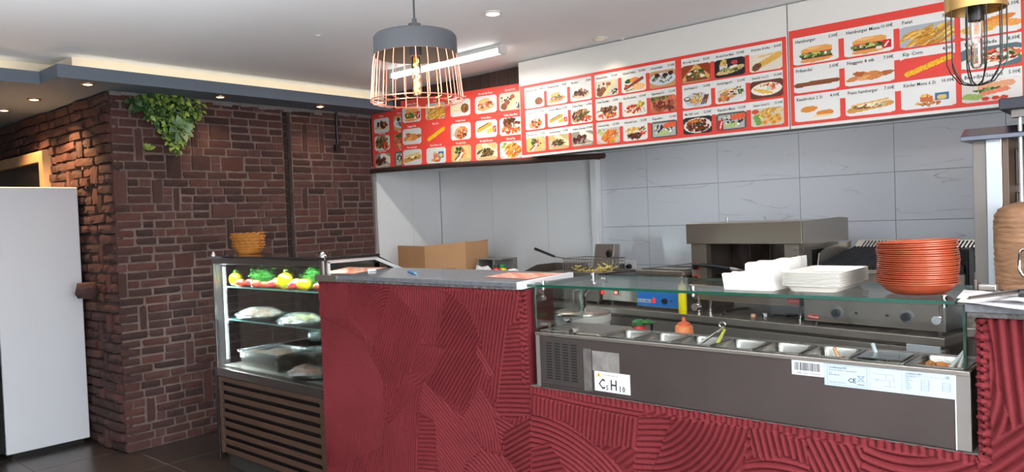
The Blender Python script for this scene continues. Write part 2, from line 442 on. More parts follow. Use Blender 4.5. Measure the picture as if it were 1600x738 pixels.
wa = structure('wall_alcove', MB().box((-9, 2.155, 0), (-5.582, 2.5, 2.53)), mort, origin=(0, 0, 0))
sp = [(rnd.uniform(.05, 1.5), rnd.randint(20, 30), rnd.uniform(.08, .14), 2) for _ in range(7)]+[(rnd.uniform(.02, .3), rnd.randint(0, 30), rnd.uniform(.07, .1), 2) for _ in range(8)]
la = [b for b in lay(2.6, 2.53, .070, sp, .19, .34, 21) if b[0] < .62 or b[3] > 1.85]
la.sort(key=lambda b: b[0]); 
for b in la[:298]: put_brick(b, wa, 'a', r9)
# one rounded brick sticks out beside the fridge
q = P(136, 454, 1, 2.05)
mb = MB().ball(q, .058, 10, (1.0, 1.6, 1.05), lambda v: v*(1+.12*sin(7*v[0]+3*v[2])+.08*cos(9*v[2])))
mb.build('protruding_brick', brick_m[1], wa, smooth=True)

# ---- kitchen back wall and niche
tile_w = marble('white_marble_tile', (202, 206, 212), (120, 122, 130))
wb = structure('wall_back', MB().box((-5.95, 5.247, 0), (2.6, 5.4, zc)), mat('tile_joint', (118, 120, 124), .8), origin=(0, 0, 0))
tm = {}
for i in range(-1, 7):
    for j in range(-2, 4):
        x0 = -3.184+i*.603; x1 = x0+.603; z0 = 1.439+j*.307; z1 = z0+.307
        x0 = max(x0, -3.625); z1 = min(z1, zc)
        key = (round(x1-x0, 3), round(z1-z0, 3))
        if key not in tm:
            a, b = key[0]/2-.0014, key[1]/2-.0014
            o = MB().box((-a, 0, -b), (a, .01, b)).build('wall_tile', tile_w, wb); tm[key] = o
        else: o = tm[key].copy(); C.objects.link(o); o.parent = wb
        o.location = ((x0+x1)/2, 5.237, (z0+z1)/2)
wp = mat('white_wall_board', (222, 224, 226), .4, var=.04, vscale=2)
wn = structure('wall_niche', MB().box((-5.6, 4.40, 2.03), (-3.6, 5.247, 2.06)), wp, origin=(0, 0, 0))
for x0, x1 in ((-5.555, -4.86), (-4.857, -4.2), (-4.197, -3.69)):
    MB().box((x0, 5.23, 0), (x1, 5.247, 2.03)).build('wall_board', wp, wn)
for y0, y1 in ((4.42, 4.86), (4.862, 5.23)):
    MB().box((-5.6, y0, 0), (-5.562, y1, 2.03)).build('wall_board', wp, wn)
structure('trim_3', MB().box((-3.69, 5.17, .3), (-3.627, 5.247, 2.0)), wp, label='white upright strip between niche and tiles', bevel=.004)
# grubby bead along the niche's front edge
structure('trim_4', MB().tube([(-5.552, 4.415, 2.03), (-5.556, 4.412, 1.6), (-5.55, 4.415, 1.2), (-5.556, 4.412, .4)], .012, 6), mat('grubby_filler', (150, 144, 138), .9, bump=.7, bscale=40), label='ragged filler edge where brick meets white boards')

wood_d = mat('dark_wood', (62, 41, 36), .7, bump=.35, bscale=9, var=.4, vscale=7, stretch=(14, 14, .8), rand=.2)
ww = structure('wall_upper', MB().box((-5.6, 4.415, 2.03), (-3.2, 4.46, zc)), wood_d, origin=(0, 0, 0))
for k in range(23):
    x0 = -5.565+k*.1; MB().box((x0+.0015, 4.40, 2.032), (x0+.0985, 4.415, zc-.002)).build('wood_plank', wood_d, ww)
wood_h = mat('dark_wood_beam', (58, 38, 33), .75, bump=.5, bscale=9, var=.45, vscale=7, stretch=(1.2, 14, 14))
mb = MB().tube([(-5.56, 4.385, 2.02), (-4.6, 4.385, 2.005), (-3.7, 4.385, 1.972), (-3.0, 4.385, 1.952)], [.022, .025, .024, .02], 8)
structure('trim_5', mb, wood_h, smooth=True, label='dark wooden rail under the rear menu boards')
structure('trim_6', MB().box((-3.6, 4.29, 1.99), (2.6, 4.45, zc)), mat('fascia_grey', (150, 150, 150), .7), label='boxed fascia that carries the front menu boards')

# ---- shell of the room behind the camera (daylight comes through its openings)
wm = mat('shop_wall', (150, 138, 128), .8, var=.1)
structure('wall_front', MB().box((-9, -3.2, 0), (-3.4, -3, zc)).box((2.6, -3.2, 0), (2.8, -3, zc)).box((-3.4, -3.2, 2.62), (2.6, -3, zc)).box((-3.4, -3.2, 0), (2.6, -3, .35)), wm)
structure('wall_right', MB().box((2.6, -3, 0), (2.8, -.6, zc)).box((2.6, 2, 0), (2.8, 5.4, zc)).box((2.6, -.6, 0), (2.8, 2, .7)).box((2.6, -.6, 2.45), (2.8, 2, zc)), wm)
structure('wall_far_left', MB().box((-9.2, -3, 0), (-9, 2.155, 2.53)), wm)
wf = mat('window_frame_grey', (60, 62, 66), .5)
structure('window_1', MB().box((-3.4, -3.12, .35), (-3.32, -3.06, 2.62)).box((-1.3, -3.12, .35), (-1.22, -3.06, 2.62)).box((.66, -3.12, .35), (.74, -3.06, 2.62)).box((2.52, -3.12, .35), (2.6, -3.06, 2.62)).box((-3.4, -3.12, .35), (2.6, -3.06, .42)).box((-3.4, -3.12, 2.55), (2.6, -3.06, 2.62)), wf)
structure('window_2', MB().box((2.66, -.6, .7), (2.72, -.53, 2.45)).box((2.66, 1.93, .7), (2.72, 2, 2.45)).box((2.66, -.6, .7), (2.72, 2, .77)).box((2.66, -.6, 2.38), (2.72, 2, 2.45)), wf)

# ================================================================== lamps
def bulb_mat(name, col, s):
    if name in MATS: return MATS[name]
    m = bpy.data.materials.new(name); m.use_nodes = True; b = m.node_tree.nodes['Principled BSDF']
    b.inputs['Base Color'].default_value = (*col, 1); b.inputs['Emission Color'].default_value = (*col, 1); b.inputs['Emission Strength'].default_value = s
    MATS[name] = m; return m
warm = bulb_mat('warm_lamp_face', (1, .66, .3), 3.2); cool = bulb_mat('cool_lamp_face', (1, .95, .86), 5); off = mat('lamp_face_unlit', (196, 184, 150), .4, emit=.25)
ring = mat('lamp_ring', (205, 200, 190), .35)
ringd = mat('lamp_ring_brushed', (150, 120, 90), .35, .8)
def downlight(px, py, z, face, rm, label, power, col, ang=110, r=.038):
    x, y, _ = P(px, py, 2, z)
    t = thing('ceiling_downlight', label, 'downlight', (x, y, z-.006), 'recessed downlights')
    MB().lathe([(r, 0), (r+.002, -.003), (r+.013, -.001), (r+.014, .006), (r, .006)], (x, y, z-.006), 24).build('trim_ring', rm, t, smooth=True)
    MB().lathe([(0, -.007), (r*.5, -.0062), (r*.8, -.004), (r-.001, -.0005)], (x, y, z-.006), 24).build('lamp_face', face, t, smooth=True)
    if power: spot('downlight_beam', (x, y, z-.02), power, col, ang)
WC = (1, .66, .34)
downlight(137, 130.5, 2.53, warm, ringd, 'small warm downlight in the soffit nearest its stepped corner', 5, WC, r=.029)
downlight(344, 150.5, 2.53, warm, ringd, 'small warm downlight in the soffit just right of the ivy', 5, WC, r=.029)
downlight(500, 165.5, 2.53, warm, ringd, 'small warm downlight in the soffit beside the red menu boards', 5, WC, r=.029)
downlight(53, 154.5, 2.53, warm, ringd, 'bright warm downlight in the soffit above the wooden frame', 78, (1, .55, .25), 120, .031)
downlight(6, 171.5, 2.53, warm, ringd, 'warm downlight in the soffit cut by the left edge of the photo', 50, (1, .55, .25), 120, .031)
downlight(770, 20, zc, cool, ring, 'white downlight in the grey ceiling right of the pendant cord', 7, (1, .9, .78))
downlight(937, 60, zc, off, ring, 'dim round downlight in the ceiling close to the menu fascia', 2.5, (1, .85, .65))
for px, py, lb in ((972, 60.5, 'tiny white ceiling sensor beside the dim downlight'), (497, 55, 'tiny white ceiling sensor above the cove')):
    x, y, _ = P(px, py, 2, zc); mb = MB().lathe([(0, -.008), (.012, -.007), (.02, 0)], (x, y, zc), 12)
    tag(mb.build('ceiling_sensor', white, origin=(x, y, zc), smooth=True), lb, 'sensor')
# linear tube lamp
a = P(612, 117, 2, zc-.03); b = P(787, 76, 2, zc-.03); y = (a[1]+b[1])/2; x0, x1 = a[0], b[0]
t = thing('linear_ceiling_lamp', 'white linear strip lamp glowing on the ceiling behind the copper pendant', 'lamp', ((x0+x1)/2, y, zc))
MB().box((x0, y-.03, zc-.028), (x1, y+.03, zc)).build('housing', mat('lamp_housing', (205, 205, 203), .5), t, bevel=.004)
mb = MB().prism([(y+.027*cos(pi+k*pi/8), zc-.028+.034*sin(pi+k*pi/8)) for k in range(9)], 0, x0+.025, x1-.025)
mb.build('diffuser', bulb_mat('tube_face', (1, .97, .9), 7), t)
for xa, xb in ((x0-.002, x0+.025), (x1-.025, x1+.002)): MB().box((xa, y-.031, zc-.064), (xb, y+.031, zc)).build('end_cap', mat('lamp_housing', 0), t, bevel=.004)
area('tube_light', ((x0+x1)/2, y, zc-.075), ((x0+x1)/2, y, 0), x1-x0, .05, 12, (1, .95, .87))

# copper cage pendant
K = 2.45/1.0
zc0 = 2.45
c = CAM+(FW+RT*(650.5-800)/FOC-UP*(110-369)/FOC)*zc0; cx, cy = c[0], c[1]
pz = lambda py: (CAM+(FW+RT*(650-800)/FOC-UP*(py-369)/FOC)*zc0)[2]
t = thing('pendant_lamp', 'pendant lamp with dark grey drum cap and copper wire cage', 'lamp', (cx, cy, zc))
grey = mat('matte_dark_grey', (58, 60, 64), .75)
rt, rb = .133, .150
zt, zm, zb = pz(57.5), pz(87), pz(159)
zca = pz(54)
MB().lathe([(0, zca+.004), (.11, zca+.002), (.127, zca-.003), (rt, zca-.012), (rt+.001, zm), (rt-.004, zm), (rt-.005, zca-.012), (.11, zca-.006), (0, zca-.003)], (cx, cy, 0), 48).build('drum_cap', grey, t, smooth=True)
MB().lathe([(.028, zca), (.028, zca+.024), (.02, zca+.026), (.02, zca+.033), (.008, zca+.034), (.007, zca+.05), (.0, zca+.052)], (cx, cy, 0), 24).build('cord_holder', grey, t, smooth=True)
MB().cone((cx, cy, zca+.05), (cx, cy, zc), .0032, n=8).build('cord', black, t)
cop = mat('copper_wire', (236, 160, 138), .28, .85)
mb = MB()
for k in range(24):
    a = 2*pi*k/24+.06
    p = [(cx+r*cos(a), cy+r*sin(a), z) for r, z in ((rt-.002, zm+.008), (rt+.005, zm-.03), (rb-.002, zb+.012), (rb-.003, zb), (rb-.018, zb-.004), (rb-.04, zb-.004))]
    mb.tube(p, .0016, 5)
mb.build('cage_wires', cop, t, smooth=True)
MB().tube([(cx+(rb-.04)*cos(a), cy+(rb-.04)*sin(a), zb-.004) for a in np.linspace(0, 2*pi, 48, endpoint=False)], .0017, 6, True).build('cage_hoop', cop, t, smooth=True)
MB().tube([(cx+rb*cos(a), cy+rb*sin(a), zb+.004) for a in np.linspace(0, 2*pi, 48, endpoint=False)], .0019, 6, True).build('cage_hoop', cop, t, smooth=True)
MB().cone((cx, cy, zca-.004), (cx, cy, zm-.002), .019, n=16).build('lamp_socket', grey, t)
zt2, zb2 = pz(88), pz(150)
bl = MB().lathe([(.011, zt2), (.015, zt2-.006), (.0155, zb2+.01), (.011, zb2+.002), (0, zb2)], (cx, cy, 0), 20).build('bulb', glass('amber_glass', (1, .78, .5), 1.2), t, smooth=True)
mb = MB().tube([(cx+.0085*cos(a), cy+.0085*sin(a), zt2-.012-(zt2-zb2-.022)*a/(2*pi*4.2)) for a in np.linspace(0, 2*pi*4.2, 80)], .0024, 6)
mb.build('filament', bulb_mat('filament_glow', (1, .42, .06), 16), bl, smooth=True)
l = bpy.data.lights.new('pendant_glow', 'POINT'); l.energy = 2.2; l.color = (1, .55, .2); l.shadow_soft_size = .03
o = bpy.data.objects.new('pendant_glow', l); C.objects.link(o); o.location = (cx, cy, (zt2+zb2)/2-.02)

# black cage pendant, cut by the top of the photo
zd = 2.1
c = CAM+(FW+RT*(1525.5-800)/FOC-UP*(70-369)/FOC)*zd; cx, cy = c[0], c[1]
pz = lambda py: (CAM+(FW+RT*(1525.5-800)/FOC-UP*(py-369)/FOC)*zd)[2]
t = thing('pendant_lamp', 'pendant lamp with gold band, black round-bottomed cage and unlit tube bulb', 'lamp', (cx, cy, zc))
gold = mat('brushed_gold', (186, 150, 92), .35, .8)
R = .074
zg = pz(17)
MB().lathe([(0, zg+.075), (.03, zg+.07), (R-.004, zg+.05), (R+.001, zg+.045), (R+.001, zg), (R-.003, zg), (R-.004, zg+.043), (0, zg+.06)], (cx, cy, 0), 40).build('gold_band', gold, t, smooth=True)
MB().cone((cx, cy, zg+.07), (cx, cy, zc), .0032, n=8).build('cord', black, t)
mb = MB(); z0, z1 = pz(120), pz(132)
for k in range(10):
    a = 2*pi*k/10+.2
    pts = [(R-.002, zg+.01), (R-.002, zg-.06), (R-.003, z0+.04), (R-.012, z0+.016), (R-.034, z1+.006), (.018, z1), (0.003, z1-.002)]
    mb.tube([(cx+r*cos(a), cy+r*sin(a), z) for r, z in pts], .0019, 6)
mb.build('cage_wires', blackm, t, smooth=True)
MB().cone((cx, cy, zg+.05), (cx, cy, pz(33)), .019, n=16).build('lamp_socket', black, t)
MB().lathe([(.012, pz(30)), (.0155, pz(34)), (.0155, pz(100)), (.01, pz(106)), (0, pz(107))], (cx, cy, 0), 20).build('bulb', glass('pale_bulb_glass', (.93, .86, .82), 2.5), t, smooth=True)
MB().tube([(cx-.004, cy, pz(34)), (cx-.005, cy, pz(98)), (cx+.005, cy, pz(98)), (cx+.004, cy, pz(34))], .0014, 6).build('filament', mat('filament_unlit', (190, 150, 130), .4), t)

# ================================================================== menu boards (flat print on panels)
RED = (224, 74, 64); WHT = (226, 226, 222)
class Pic:
    """small printed picture: rows bottom to top"""
    def __init__(s, w, h, bg): s.w, s.h = w, h; s.a = np.ones((h, w, 3))*np.array(bg, float); s.y, s.x = np.mgrid[0:h, 0:w]; s.x = (s.x+.5)/w; s.y = (s.y+.5)/h; s.asp = w/h
    def ell(s, cx, cy, rx, ry, col, rot=0, nz=0):
        dx, dy = (s.x-cx)*s.asp, s.y-cy; c, n = cos(rot), sin(rot)
        m = ((dx*c+dy*n)/(rx*s.asp))**2+((-dx*n+dy*c)/ry)**2 < 1; s.put(m, col, nz); return s
    def cap(s, x0, y0, x1, y1, r, col, nz=0):
        ax, ay, bx, by = x0*s.asp, y0, x1*s.asp, y1; px, py = s.x*s.asp-ax, s.y-ay; dx, dy = bx-ax, by-ay
        t = np.clip((px*dx+py*dy)/(dx*dx+dy*dy+1e-9), 0, 1); m = (px-t*dx)**2+(py-t*dy)**2 < r*r; s.put(m, col, nz); return s
    def put(s, m, col, nz=0):
        c = np.array(col, float); v = c*(1+nz*nrs.uniform(-1, 1, (s.h, s.w, 1))) if nz else np.broadcast_to(c, s.a.shape); s.a[m] = v[m]
    def scat(s, n, cx, cy, rx, ry, pal, r0, r1, el=1, ang=None, aj=3.2):
        for _ in range(n):
            t, q = nrs.uniform(0, 2*pi), sqrt(nrs.uniform(0, 1)); x, y = cx+rx*q*cos(t), cy+ry*q*sin(t)
            r = nrs.uniform(r0, r1); a = nrs.uniform(0, pi) if ang is None else ang+nrs.uniform(-aj, aj); l = r*(el-1)
            col = np.array(pal[nrs.randint(len(pal))])*nrs.uniform(.8, 1.12)
            s.cap(x-l*cos(a)/s.asp, y-l*sin(a), x+l*cos(a)/s.asp, y+l*sin(a), r, np.clip(col, 0, 255), .06)
        return s
GRN = [(60, 96, 38), (96, 132, 52), (44, 74, 34), (140, 160, 84)]; MEAT = [(120, 66, 42), (92, 48, 32), (152, 92, 60), (70, 38, 28)]
TOM = [(198, 62, 44), (220, 96, 66), (170, 44, 36)]; FRY = [(226, 176, 84), (238, 200, 116), (206, 148, 62)]; CHK = [(206, 132, 74), (222, 160, 98), (176, 98, 52)]
MIX = GRN+TOM+[(230, 222, 200)]; ORG = [(222, 122, 54), (236, 150, 78), (200, 96, 44)]
def food(k, p):
    E = p.ell; K = p.cap; T = p.scat
    if k == 'wrap': K(.1, .45, .55, .5, .24, (226, 212, 180), .03); K(.15, .36, .5, .36, .02, (196, 176, 140)); E(.72, .45, .2, .27, (120, 74, 44), 0, .2); T(26, .72, .45, .13, .18, MEAT+TOM+GRN[:2], .03, .06)
    elif k == 'bun': E(.5, .36, .4, .2, (206, 160, 100), .15, .05); T(40, .48, .5, .32, .16, GRN+TOM+MEAT[:1], .03, .07, 1.6); E(.42, .72, .26, .13, (214, 176, 110), .15, .05); T(18, .5, .42, .3, .1, [(206, 120, 96), (180, 84, 60), (222, 190, 160)], .03, .05, 2)
    elif k == 'kroket': E(.52, .36, .38, .2, (220, 196, 160)); T(24, .52, .52, .3, .2, MEAT, .05, .1, 1.5); T(10, .2, .35, .12, .1, GRN, .02, .04)
    elif k == 'bowl': E(.52, .42, .34, .38, (196, 150, 110), .3, .1); T(46, .55, .42, .25, .3, CHK+TOM+MEAT[:2]+[(236, 214, 180)], .03, .07, 2); K(.06, .4, .3, .15, .015, (150, 150, 150))
    elif k == 'hotdog': K(.15, .45, .68, .75, .13, (206, 156, 70), .08); K(.16, .56, .6, .82, .035, (96, 104, 44)); K(.6, .35, .78, .45, .13, (224, 180, 84), .06); p.put((p.x > .82) & (p.x < .95) & (p.y > .25) & (p.y < .62), (190, 42, 44)); K(.86, .34, .9, .54, .02, (236, 220, 216))
    elif k == 'pizza': E(.42, .58, .4, .42, (186, 140, 92), .5, .1); T(60, .4, .6, .33, .34, MEAT+[(222, 196, 150)]+GRN[:1], .03, .06, 2.6, .7, .3); K(.3, .2, .85, .75, .07, (70, 96, 44), .3); T(44, .72, .3, .24, .22, TOM+ORG[:1], .03, .06, 1.6)
    elif k == 'kofte': p.a[:] = (208, 200, 184); T(18, .35, .55, .3, .36, MEAT[:2]+GRN[:2], .04, .08); E(.22, .24, .15, .2, (126, 72, 46), 0, .12); E(.36, .45, .13, .16, (146, 82, 56), 0, .12); K(.4, .1, .82, .85, .1, (232, 214, 152), .05); T(16, .84, .28, .13, .22, [(36, 38, 34), (60, 80, 50), (210, 210, 200)], .03, .06); E(.6, .75, .1, .12, (170, 88, 58))
    elif k == 'broodkofte': p.a[:] = (190, 168, 130); K(.12, .15, .2, .85, .13, (214, 176, 100), .05); K(.85, .3, .7, .95, .12, (220, 184, 112), .05); T(22, .42, .68, .2, .22, [(36, 70, 40), (60, 100, 50)], .05, .09); T(14, .6, .5, .14, .24, TOM, .05, .08); K(.3, .1, .55, .5, .06, (232, 222, 206)); K(.2, .15, .42, .4, .05, (140, 62, 50)); K(.55, .1, .7, .4, .06, (222, 180, 100))
    elif k == 'shoarma': p.a[:] = (190, 180, 158); E(.45, .8, .5, .2, (196, 170, 110)); K(.4, .9, .95, .3, .16, (226, 210, 170), .04); T(44, .45, .42, .34, .22, [(74, 54, 36), (102, 76, 48), (54, 44, 30), (126, 104, 60)], .03, .06, 2.6, .7, .6); E(.6, .1, .5, .12, (196, 168, 120))
    elif k == 'adana': p.a[:] = (150, 146, 136); K(.5, .85, .95, .5, .22, (228, 222, 208), .03); T(34, .38, .45, .32, .3, [(86, 42, 32), (62, 30, 24), (112, 60, 46)], .05, .09, 1.8, .7, .3); T(10, .72, .35, .12, .14, [(220, 200, 180), (190, 70, 50)], .02, .05); K(.1, .12, .9, .16, .05, (206, 190, 160))
    elif k == 'adanaplate': E(.3, .75, .16, .14, (52, 88, 40), .3, .3); E(.55, .78, .2, .17, (230, 140, 62), 0, .05); E(.7, .32, .26, .22, (236, 190, 130), 0, .08); K(.16, .28, .85, .82, .1, (142, 70, 46), .14); T(10, .2, .48, .1, .12, TOM, .04, .06); K(.2, .12, .5, .2, .05, (150, 170, 90), .2)
    elif k == 'falafel': p.a[:] = (196, 150, 104); E(.5, .5, .5, .36, (204, 212, 220)); T(50, .5, .5, .4, .24, GRN+[(200, 210, 214), (226, 130, 90)]+[(60, 66, 70)], .03, .07); [E(x, y, .1, .13, (62, 36, 28), 0, .1) for x, y in ((.3, .74), (.6, .7), (.82, .78))]
    elif k == 'pizzamed': E(.5, .3, .46, .26, (228, 210, 196)); T(60, .5, .3, .4, .2, TOM+ORG, .03, .06, 1.6); T(32, .5, .68, .42, .2, MEAT+[(170, 120, 80)], .04, .09, 2.2)
    elif k == 'skewers': E(.5, .4, .46, .36, (238, 230, 208)); T(9, .72, .74, .16, .14, [(236, 180, 60), (160, 176, 60)], .08, .12); T(60, .44, .46, .34, .28, TOM+[(178, 60, 36), (212, 96, 60)], .04, .07); [K(.7, .2+.12*i, .95, .26+.12*i, .012, (120, 90, 60)) for i in range(3)]
    elif k == 'wings': p.a[:] = (190, 110, 82); T(50, .5, .4, .5, .36, [(186, 104, 78), (212, 140, 106), (150, 74, 54), (110, 52, 40)], .06, .12, 1.8); T(22, .35, .86, .34, .12, [(56, 92, 40), (84, 120, 50)], .05, .09); E(.95, .85, .13, .16, (226, 120, 90))
    elif k == 'kipplate': p.a[:] = (190, 188, 186); E(.5, .5, .5, .48, (206, 208, 208)); T(14, .25, .78, .2, .16, [(150, 180, 90), (190, 206, 140)], .05, .09); T(80, .58, .45, .34, .4, ORG+FRY[:1], .03, .06, 3, .8, .4)
    elif k == 'lam': E(.5, .5, .48, .46, (226, 222, 214)); T(26, .36, .68, .3, .18, [(236, 190, 90), (228, 170, 70)], .05, .09); T(60, .46, .3, .28, .2, [(92, 50, 32), (70, 36, 26), (122, 72, 44)], .03, .06, 2); T(14, .78, .78, .14, .16, MIX, .03, .07); T(12, .83, .46, .12, .16, TOM, .05, .08)
    elif k == 'kapsalon': p.a[:] = (96, 90, 84); p.put((abs(p.x-.5) < .44) & (abs(p.y-.48) < .42), (176, 178, 178)); T(50, .5, .5, .38, .34, [(40, 40, 38), (222, 218, 204), (70, 90, 50)], .04, .08); [E(x, y, .13, .16, (226, 96, 62), .4, .08) for x, y in ((.6, .7), (.72, .74), (.84, .72))]; [E(x, y, .09, .12, (176, 196, 120), .4, .08) for x, y in ((.36, .24), (.48, .26), (.6, .28))]
    elif k == 'kapsmenu': food('kapsalon', p); p.put((p.x > .08) & (p.x < .24) & (p.y > .05) & (p.y < .62), (196, 40, 40)); K(.13, .15, .19, .52, .03, (240, 230, 226))
    elif k == 'groot': p.a[:] = (150, 66, 34); p.put(p.y < .12, (196, 140, 96)); K(.5, .9, .08, .22, .1, (216, 172, 104), .05); K(.5, .9, .92, .25, .1, (214, 166, 96), .05); T(60, .5, .4, .34, .28, GRN+TOM+[(226, 210, 190)]+MEAT[:2], .04, .07, 1.8); K(.2, .14, .85, .14, .06, (122, 70, 44), .1)
    elif k == 'donermenu': p.a[:] = (40, 38, 42); p.put((p.x > .17) & (p.x < .42) & (p.y > .42) & (p.y < .72), (214, 214, 212)); T(22, .3, .8, .11, .1, FRY, .02, .035, 4, 1.5, .3); E(.66, .75, .11, .12, (200, 60, 70)); E(.52, .36, .47, .18, (206, 180, 128), .2, .06); T(40, .5, .4, .36, .1, GRN+[(180, 110, 70), (222, 206, 180)], .02, .05, 1.8); E(.62, .52, .14, .07, (236, 226, 206), .2)
    elif k == 'durumkofte': p.a[:] = (224, 214, 196); K(.3, .85, .95, .95, .05, (222, 190, 130)); K(.22, .3, .9, .8, .17, (222, 172, 84), .06); E(.22, .28, .16, .2, (110, 76, 50), .5, .2); T(10, .22, .28, .1, .13, MEAT+[(226, 200, 140)], .02, .05)
    elif k == 'frikplate': E(.5, .5, .42, .46, (188, 196, 206)); E(.17, .6, .12, .14, (36, 34, 36)); E(.17, .61, .08, .09, (222, 218, 206)); T(46, .48, .5, .2, .32, FRY, .02, .035, 4, 1.2, .6); [K(.66+.07*i, .18, .8+.05*i, .72, .04, (108, 62, 44), .1) for i in range(3)]; T(14, .5, .85, .2, .08, [(60, 96, 60), (214, 210, 200), (204, 96, 70)], .03, .06)
    elif k == 'nugplate': E(.5, .5, .5, .46, (214, 218, 220)); T(24, .4, .8, .28, .1, FRY, .02, .03, 4, .4, .3); T(26, .35, .4, .28, .26, CHK, .07, .11, 1.2); T(30, .74, .68, .2, .24, GRN+[(190, 150, 90)], .04, .07); E(.55, .68, .11, .11, (238, 236, 232)); E(.55, .68, .08, .07, (140, 40, 40))
    elif k == 'cornplate': p.a[:] = (104, 62, 46); E(.5, .5, .47, .36, (236, 230, 218)); [K(.14+.12*i, .55-.05*i, .42+.12*i, .3-.02*i, .06, (232, 184, 84), .08) for i in range(3)]; T(16, .5, .72, .22, .08, FRY+TOM[:1], .03, .05); T(12, .75, .56, .13, .2, [(236, 140, 110), (226, 110, 84)], .06, .09); E(.58, .52, .08, .1, (196, 214, 190))
    elif k == 'mixgrill': p.a[:] = (52, 46, 42); E(.5, .48, .48, .44, (226, 222, 212)); T(90, .5, .48, .38, .34, MEAT+[(140, 60, 40)], .04, .08, 1.4); T(14, .42, .76, .26, .08, ORG, .05, .07); T(14, .5, .56, .22, .05, GRN[:1]+[(40, 40, 30)], .03, .05)
    elif k == 'calamari': p.a[:] = (206, 200, 184); T(34, .64, .82, .34, .14, FRY, .025, .04, 4, .8, .6); T(18, .35, .62, .14, .14, FRY[:2], .05, .08); [(E(x, y, .11, .15, (226, 170, 84), a, .06), E(x, y, .05, .07, (196, 132, 60), a)) for x, y, a in ((.42, .2, .4), (.62, .36, 1), (.8, .5, .3), (.86, .32, 1.2), (.55, .52, .2), (.7, .18, .9))]; [E(x, y, .1, .13, (120, 160, 80), .6, .05) for x, y in ((.16, .55), (.2, .36), (.24, .2))]; E(.14, .84, .12, .12, (214, 80, 56))
    elif k == 'burger': E(.52, .2, .36, .14, (222, 150, 80), .06, .04); p.put((abs(p.x-.52) < .34) & (abs(p.y-.32) < .07), (96, 58, 34)); E(.52, .74, .35, .2, (226, 160, 88), .05, .04); p.put((abs(p.x-.52) < .34) & (abs(p.y-.66) < .06), (226, 160, 88)); p.put((abs(p.x-.52) < .33) & (abs(p.y-.575) < .035), (222, 84, 60)); T(30, .5, .47, .36, .07, GRN+[(190, 200, 110), (170, 190, 90)], .03, .06, 1.8); E(.45, .84, .16, .06, (240, 186, 120), .05)
    elif k == 'burgermenu': food('burger', p); p.put((p.x > .78) & (p.x < .95) & (p.y > .2) & (p.y < .62), (196, 36, 42)); K(.83, .3, .9, .52, .025, (240, 230, 226)); p.put((p.x > .64) & (p.x < .76) & (p.y > .18) & (p.y < .34), (232, 214, 196))
    elif k == 'fries': p.a[:] = (170, 178, 184); T(110, .55, .42, .48, .4, FRY+[(190, 130, 44)], .035, .05, 5, .5, .35)
    elif k == 'frikandel': K(.08, .45, .92, .5, .13, (132, 76, 46), .12)
    elif k == 'nuggets': [E(x, y, .18, .13, c, a, .05) for x, y, a, c in ((.2, .38, .3, CHK[0]), (.34, .6, -.3, CHK[2]), (.55, .55, .1, CHK[0]), (.82, .48, .2, CHK[2]), (.42, .36, .1, CHK[1]), (.62, .36, .3, CHK[0]))]
    elif k == 'corn': p.a[:] = RED; K(.14, .2, .9, .78, .12, (232, 176, 40), .16)
    elif k == 'kaas': E(.32, .68, .19, .17, (222, 140, 60), .1, .04); K(.58, .36, .76, .4, .16, (216, 134, 60), .05); p.put((abs(p.x-.62) < .2) & (abs(p.y-.24) < .05), (240, 206, 150))
    elif k == 'frans': K(.12, .3, .88, .52, .15, (206, 152, 80), .08); T(34, .5, .48, .36, .1, [(150, 100, 60), (230, 206, 140), (110, 90, 50), (236, 222, 190)], .03, .06, 2.2, .2, .5); K(.14, .56, .86, .76, .05, (222, 176, 104), .06)
    elif k == 'kinder': T(22, .5, .26, .22, .12, CHK, .05, .08, 1.2); p.put((p.x > .62) & (p.x < .88) & (p.y > .34) & (p.y < .72), (70, 110, 150)); E(.75, .5, .09, .12, (222, 190, 110)); p.put((p.x > .36) & (p.x < .58) & (p.y > .36) & (p.y < .62), (206, 110, 70)); T(8, .47, .66, .09, .05, FRY, .02, .03, 3, 1.5, .3)
    elif k == 'salad': p.a[:] = (92, 112, 116); E(.5, .4, .56, .36, (232, 228, 218), .2); T(90, .55, .5, .44, .28, MIX+[(226, 140, 96), (150, 170, 90)], .03, .06, 2)
    elif k == 'gezond': p.a[:] = (214, 206, 196); E(.8, .5, .3, .5, (226, 222, 216)); K(.35, .66, .8, .76, .15, (222, 160, 120), .06); T(30, .5, .5, .28, .08, GRN, .04, .07, 1.6); K(.36, .36, .74, .5, .1, (226, 130, 100), .08); [E(.1+.08*i, .3-.03*i, .1, .13, (150, 176, 96), .4, .05) for i in range(3)]; [E(x, .12, .07, .09, (206, 60, 44)) for x in (.4, .56, .7)]
    elif k == 'souffle': E(.3, .35, .3, .22, FRY[0], 0, .1); E(.62, .7, .3, .17, (222, 130, 50), .2, .05); E(.75, .48, .3, .17, (232, 160, 84), -.2, .05)
    return p
printm = vmat('menu_print')
